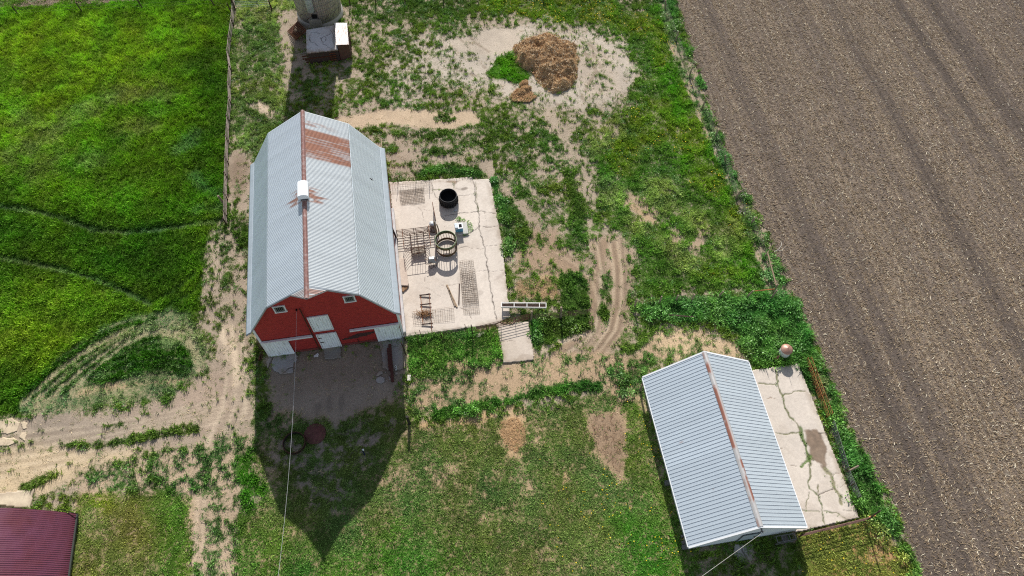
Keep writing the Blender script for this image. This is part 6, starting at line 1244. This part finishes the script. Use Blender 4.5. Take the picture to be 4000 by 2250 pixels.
for p, q in ((a, b_), (b_, c_), (c_, d_), (d_, a)): MB().tube([tuple(p-DR), tuple(q-DR)], .04, 5).build('top_rail', STEEL, ra)
for f in (.3, .7): MB().tube([tuple(a*(1-f)+b_*f-DR), tuple(d_*(1-f)+c_*f-DR)], .035, 5).build('divider', STEEL, ra)
for p in (a, b_, c_, d_): MB().tube([(p[0]-DR[0], p[1]-DR[1], 0), tuple(p-DR)], .035, 5).build('leg', STEEL, ra)
for z in (.1, .3): MB().tube([(0, -.02, z), (c_[0]-DR[0], c_[1]-DR[1]-.02, z)], .025, 5).build('low_rail', STEEL, ra)
m4 = (a*.65+b_*.35, a*.35+b_*.65, d_*.35+c_*.65, d_*.65+c_*.35); MB().quad(*[tuple(p-DR-np.array([0, 0, .15])) for p in (m4[3], m4[2], m4[1], m4[0])], .3).build('feed_tray', plain('tray_grey', A(120, 116, 112, k=.6), .8), ra)
for u, v, lab, sz in ((312, 902, 'square grey box standing against the long west wall of the white shed', .5), (413, 1282, 'small grey meter box on the ground at the shed corner', .45)):
    q = MB().box((0, 0, sz/2), (sz*.9, sz*.7, sz)).box((0, 0, sz+.02), (sz, sz*.8, .05)).build('metal_box', STEEL, bevel=.02); q.location = tuple(Q9(u, v)); q.rotation_euler = (0, 0, SA); tag(q, lab, 'box')
post('wooden_post', 'grey wooden post at the back west corner of the white shed', Q9(152, 345), 1.9, .1, WOOD, (.1, .1))
for u, v, lab in ((410, 1250, 'by the meter box'),):
    q = MB().box((0, 0, .06), (.3, .25, .12), .4).box((.1, .25, .05), (.2, .2, .1), .9).box((-.05, .5, .05), (.18, .2, .1), .2).build('stones', plain('grey_stone', A(150, 144, 138, k=.6), .9)); q.location = tuple(Q9(u, v)); tag(q, 'few grey stones in the shade ' + lab, 'stones', kind='stuff')

# ------------------------------------------------------------------ power lines
def wire(name, label, a, b_, sag, r, mat, skip=0):
    a = np.array(a, float); b_ = np.array(b_, float); mb = MB(); P = []
    for k in range(41): f = k/40; p = a*(1-f)+b_*f; P.append((p[0]-a[0], p[1]-a[1], p[2]-4*sag*f*(1-f)-a[2]))
    o = mb.tube(P, r, 5).build(name, mat); o.location = tuple(a); return tag(o, label, 'cable')
CBL = plain('bright_cable', A(226, 226, 226, k=.9), .45, .2)
wire('power_cable', 'thin twisted power cable running from the red barn gable over the forecourt', wld(-1.87, -.25, 7.72, (BX, BY), BA), D(640, 1850, 7.6), 2.2, .008, CBL)
wire('power_cable', 'pale power cable running from the white shed gable down to the left', wld(.06, -.42, 5.3, (SX, SY), SA), G(2270, 2590, 7.6), .5, .018, plain('grey_cable', A(190, 186, 176, k=.8), .5, .2))
# ------------------------------------------------------------------ bird over the barn roof
bd_ = G(1448, 703, 14.0); brd = thing('bird', 'small dark swallow flying just over the grey barn roof', 'bird', tuple(bd_), 2.4)
MB().lathe([(.004, 0), (.035, .05), (.04, .1), (.012, .2)], seg=8).build('body', BLACK, brd, True).rotation_euler = (math.pi/2, 0, 0)
for s in (-1, 1): MB().add([(0, -.05, 0), (s*.14, -.02, .03), (s*.24, -.14, .02), (s*.1, -.1, .01), (0, -.11, 0), (0, -.05, .012), (s*.14, -.02, .04), (s*.1, -.1, .02)], [(0, 1, 3, 4), (1, 2, 3), (0, 5, 6, 1), (4, 3, 7, 5), (5, 7, 6), (6, 7, 2), (1, 6, 2), (3, 2, 7)]).build('wing', BLACK, brd)

# ------------------------------------------------------------------ weeds growing out of the slab joints
xs, ys_ = [], []
def along(pts, per, jit):
    for (x1, y1), (x2, y2) in zip(pts[:-1], pts[1:]):
        for k in range(max(1, int(math.hypot(x2-x1, y2-y1)*per))):
            f = random.random(); xs.append(x1+(x2-x1)*f+random.gauss(0, jit)); ys_.append(y1+(y2-y1)*f+random.gauss(0, jit))
along([C7(955, 205), C7(965, 260), C7(980, 330), C7(1000, 390), C7(1015, 450), C7(1045, 500), C7(1080, 545), C7(1105, 600)], 2.2, .06)
along([C7(1105, 600), C7(1125, 660), C7(1145, 720), C7(1165, 780)], 7, .14); along([C7(1110, 800), C7(1150, 770)], 6, .12); along([C7(1250, 815), C7(1290, 860), C7(1310, 930), C7(1345, 980), C7(1350, 1020)], 5, .15)
along([C7(860, 305), C7(970, 310)], 1.6, .05); along([C7(1215, 975), C7(1230, 1050), C7(1240, 1090)], 3, .07); along([C7(1110, 1055), C7(1220, 1070)], 1.2, .05); along([C7(1240, 1060), C7(1390, 1120)], 1.2, .05)
along([C3(1460, 330), C3(1490, 600), C3(1530, 780)], 1.6, .05); along([C3(800, 390), C3(940, 385), C3(1100, 390)], 1.8, .06); along([C3(1130, 270), C3(1135, 330)], 4, .08)
n = len(xs); rr = rng.uniform(.05, .15, n)
leaves('joint_weeds', 'small weeds sprouting from the joints of the concrete slabs', np.array(xs), np.array(ys_), rr, rr*.8+.14, A(100, 128, 56, k=1.2)*rng.uniform(.7, 1.2, (n, 1)), 16, .08, LM)
P = [C3(1200, 870), C3(1230, 880), C3(1290, 885), C3(1370, 920), C3(1390, 960), C3(1405, 1010), C3(1395, 1040), C3(1300, 1120), C3(1350, 1100), C3(1215, 855)]
leaves('block_weeds', 'green weeds around the concrete block under the waterer', np.array([p[0] for p in P]), np.array([p[1] for p in P]), np.array([.22, .2, .12, .2, .26, .3, .28, .14, .2, .2]), np.full(10, .4), A(96, 140, 48, k=1.3)*np.ones((10, 1)), 60, .1, LM)
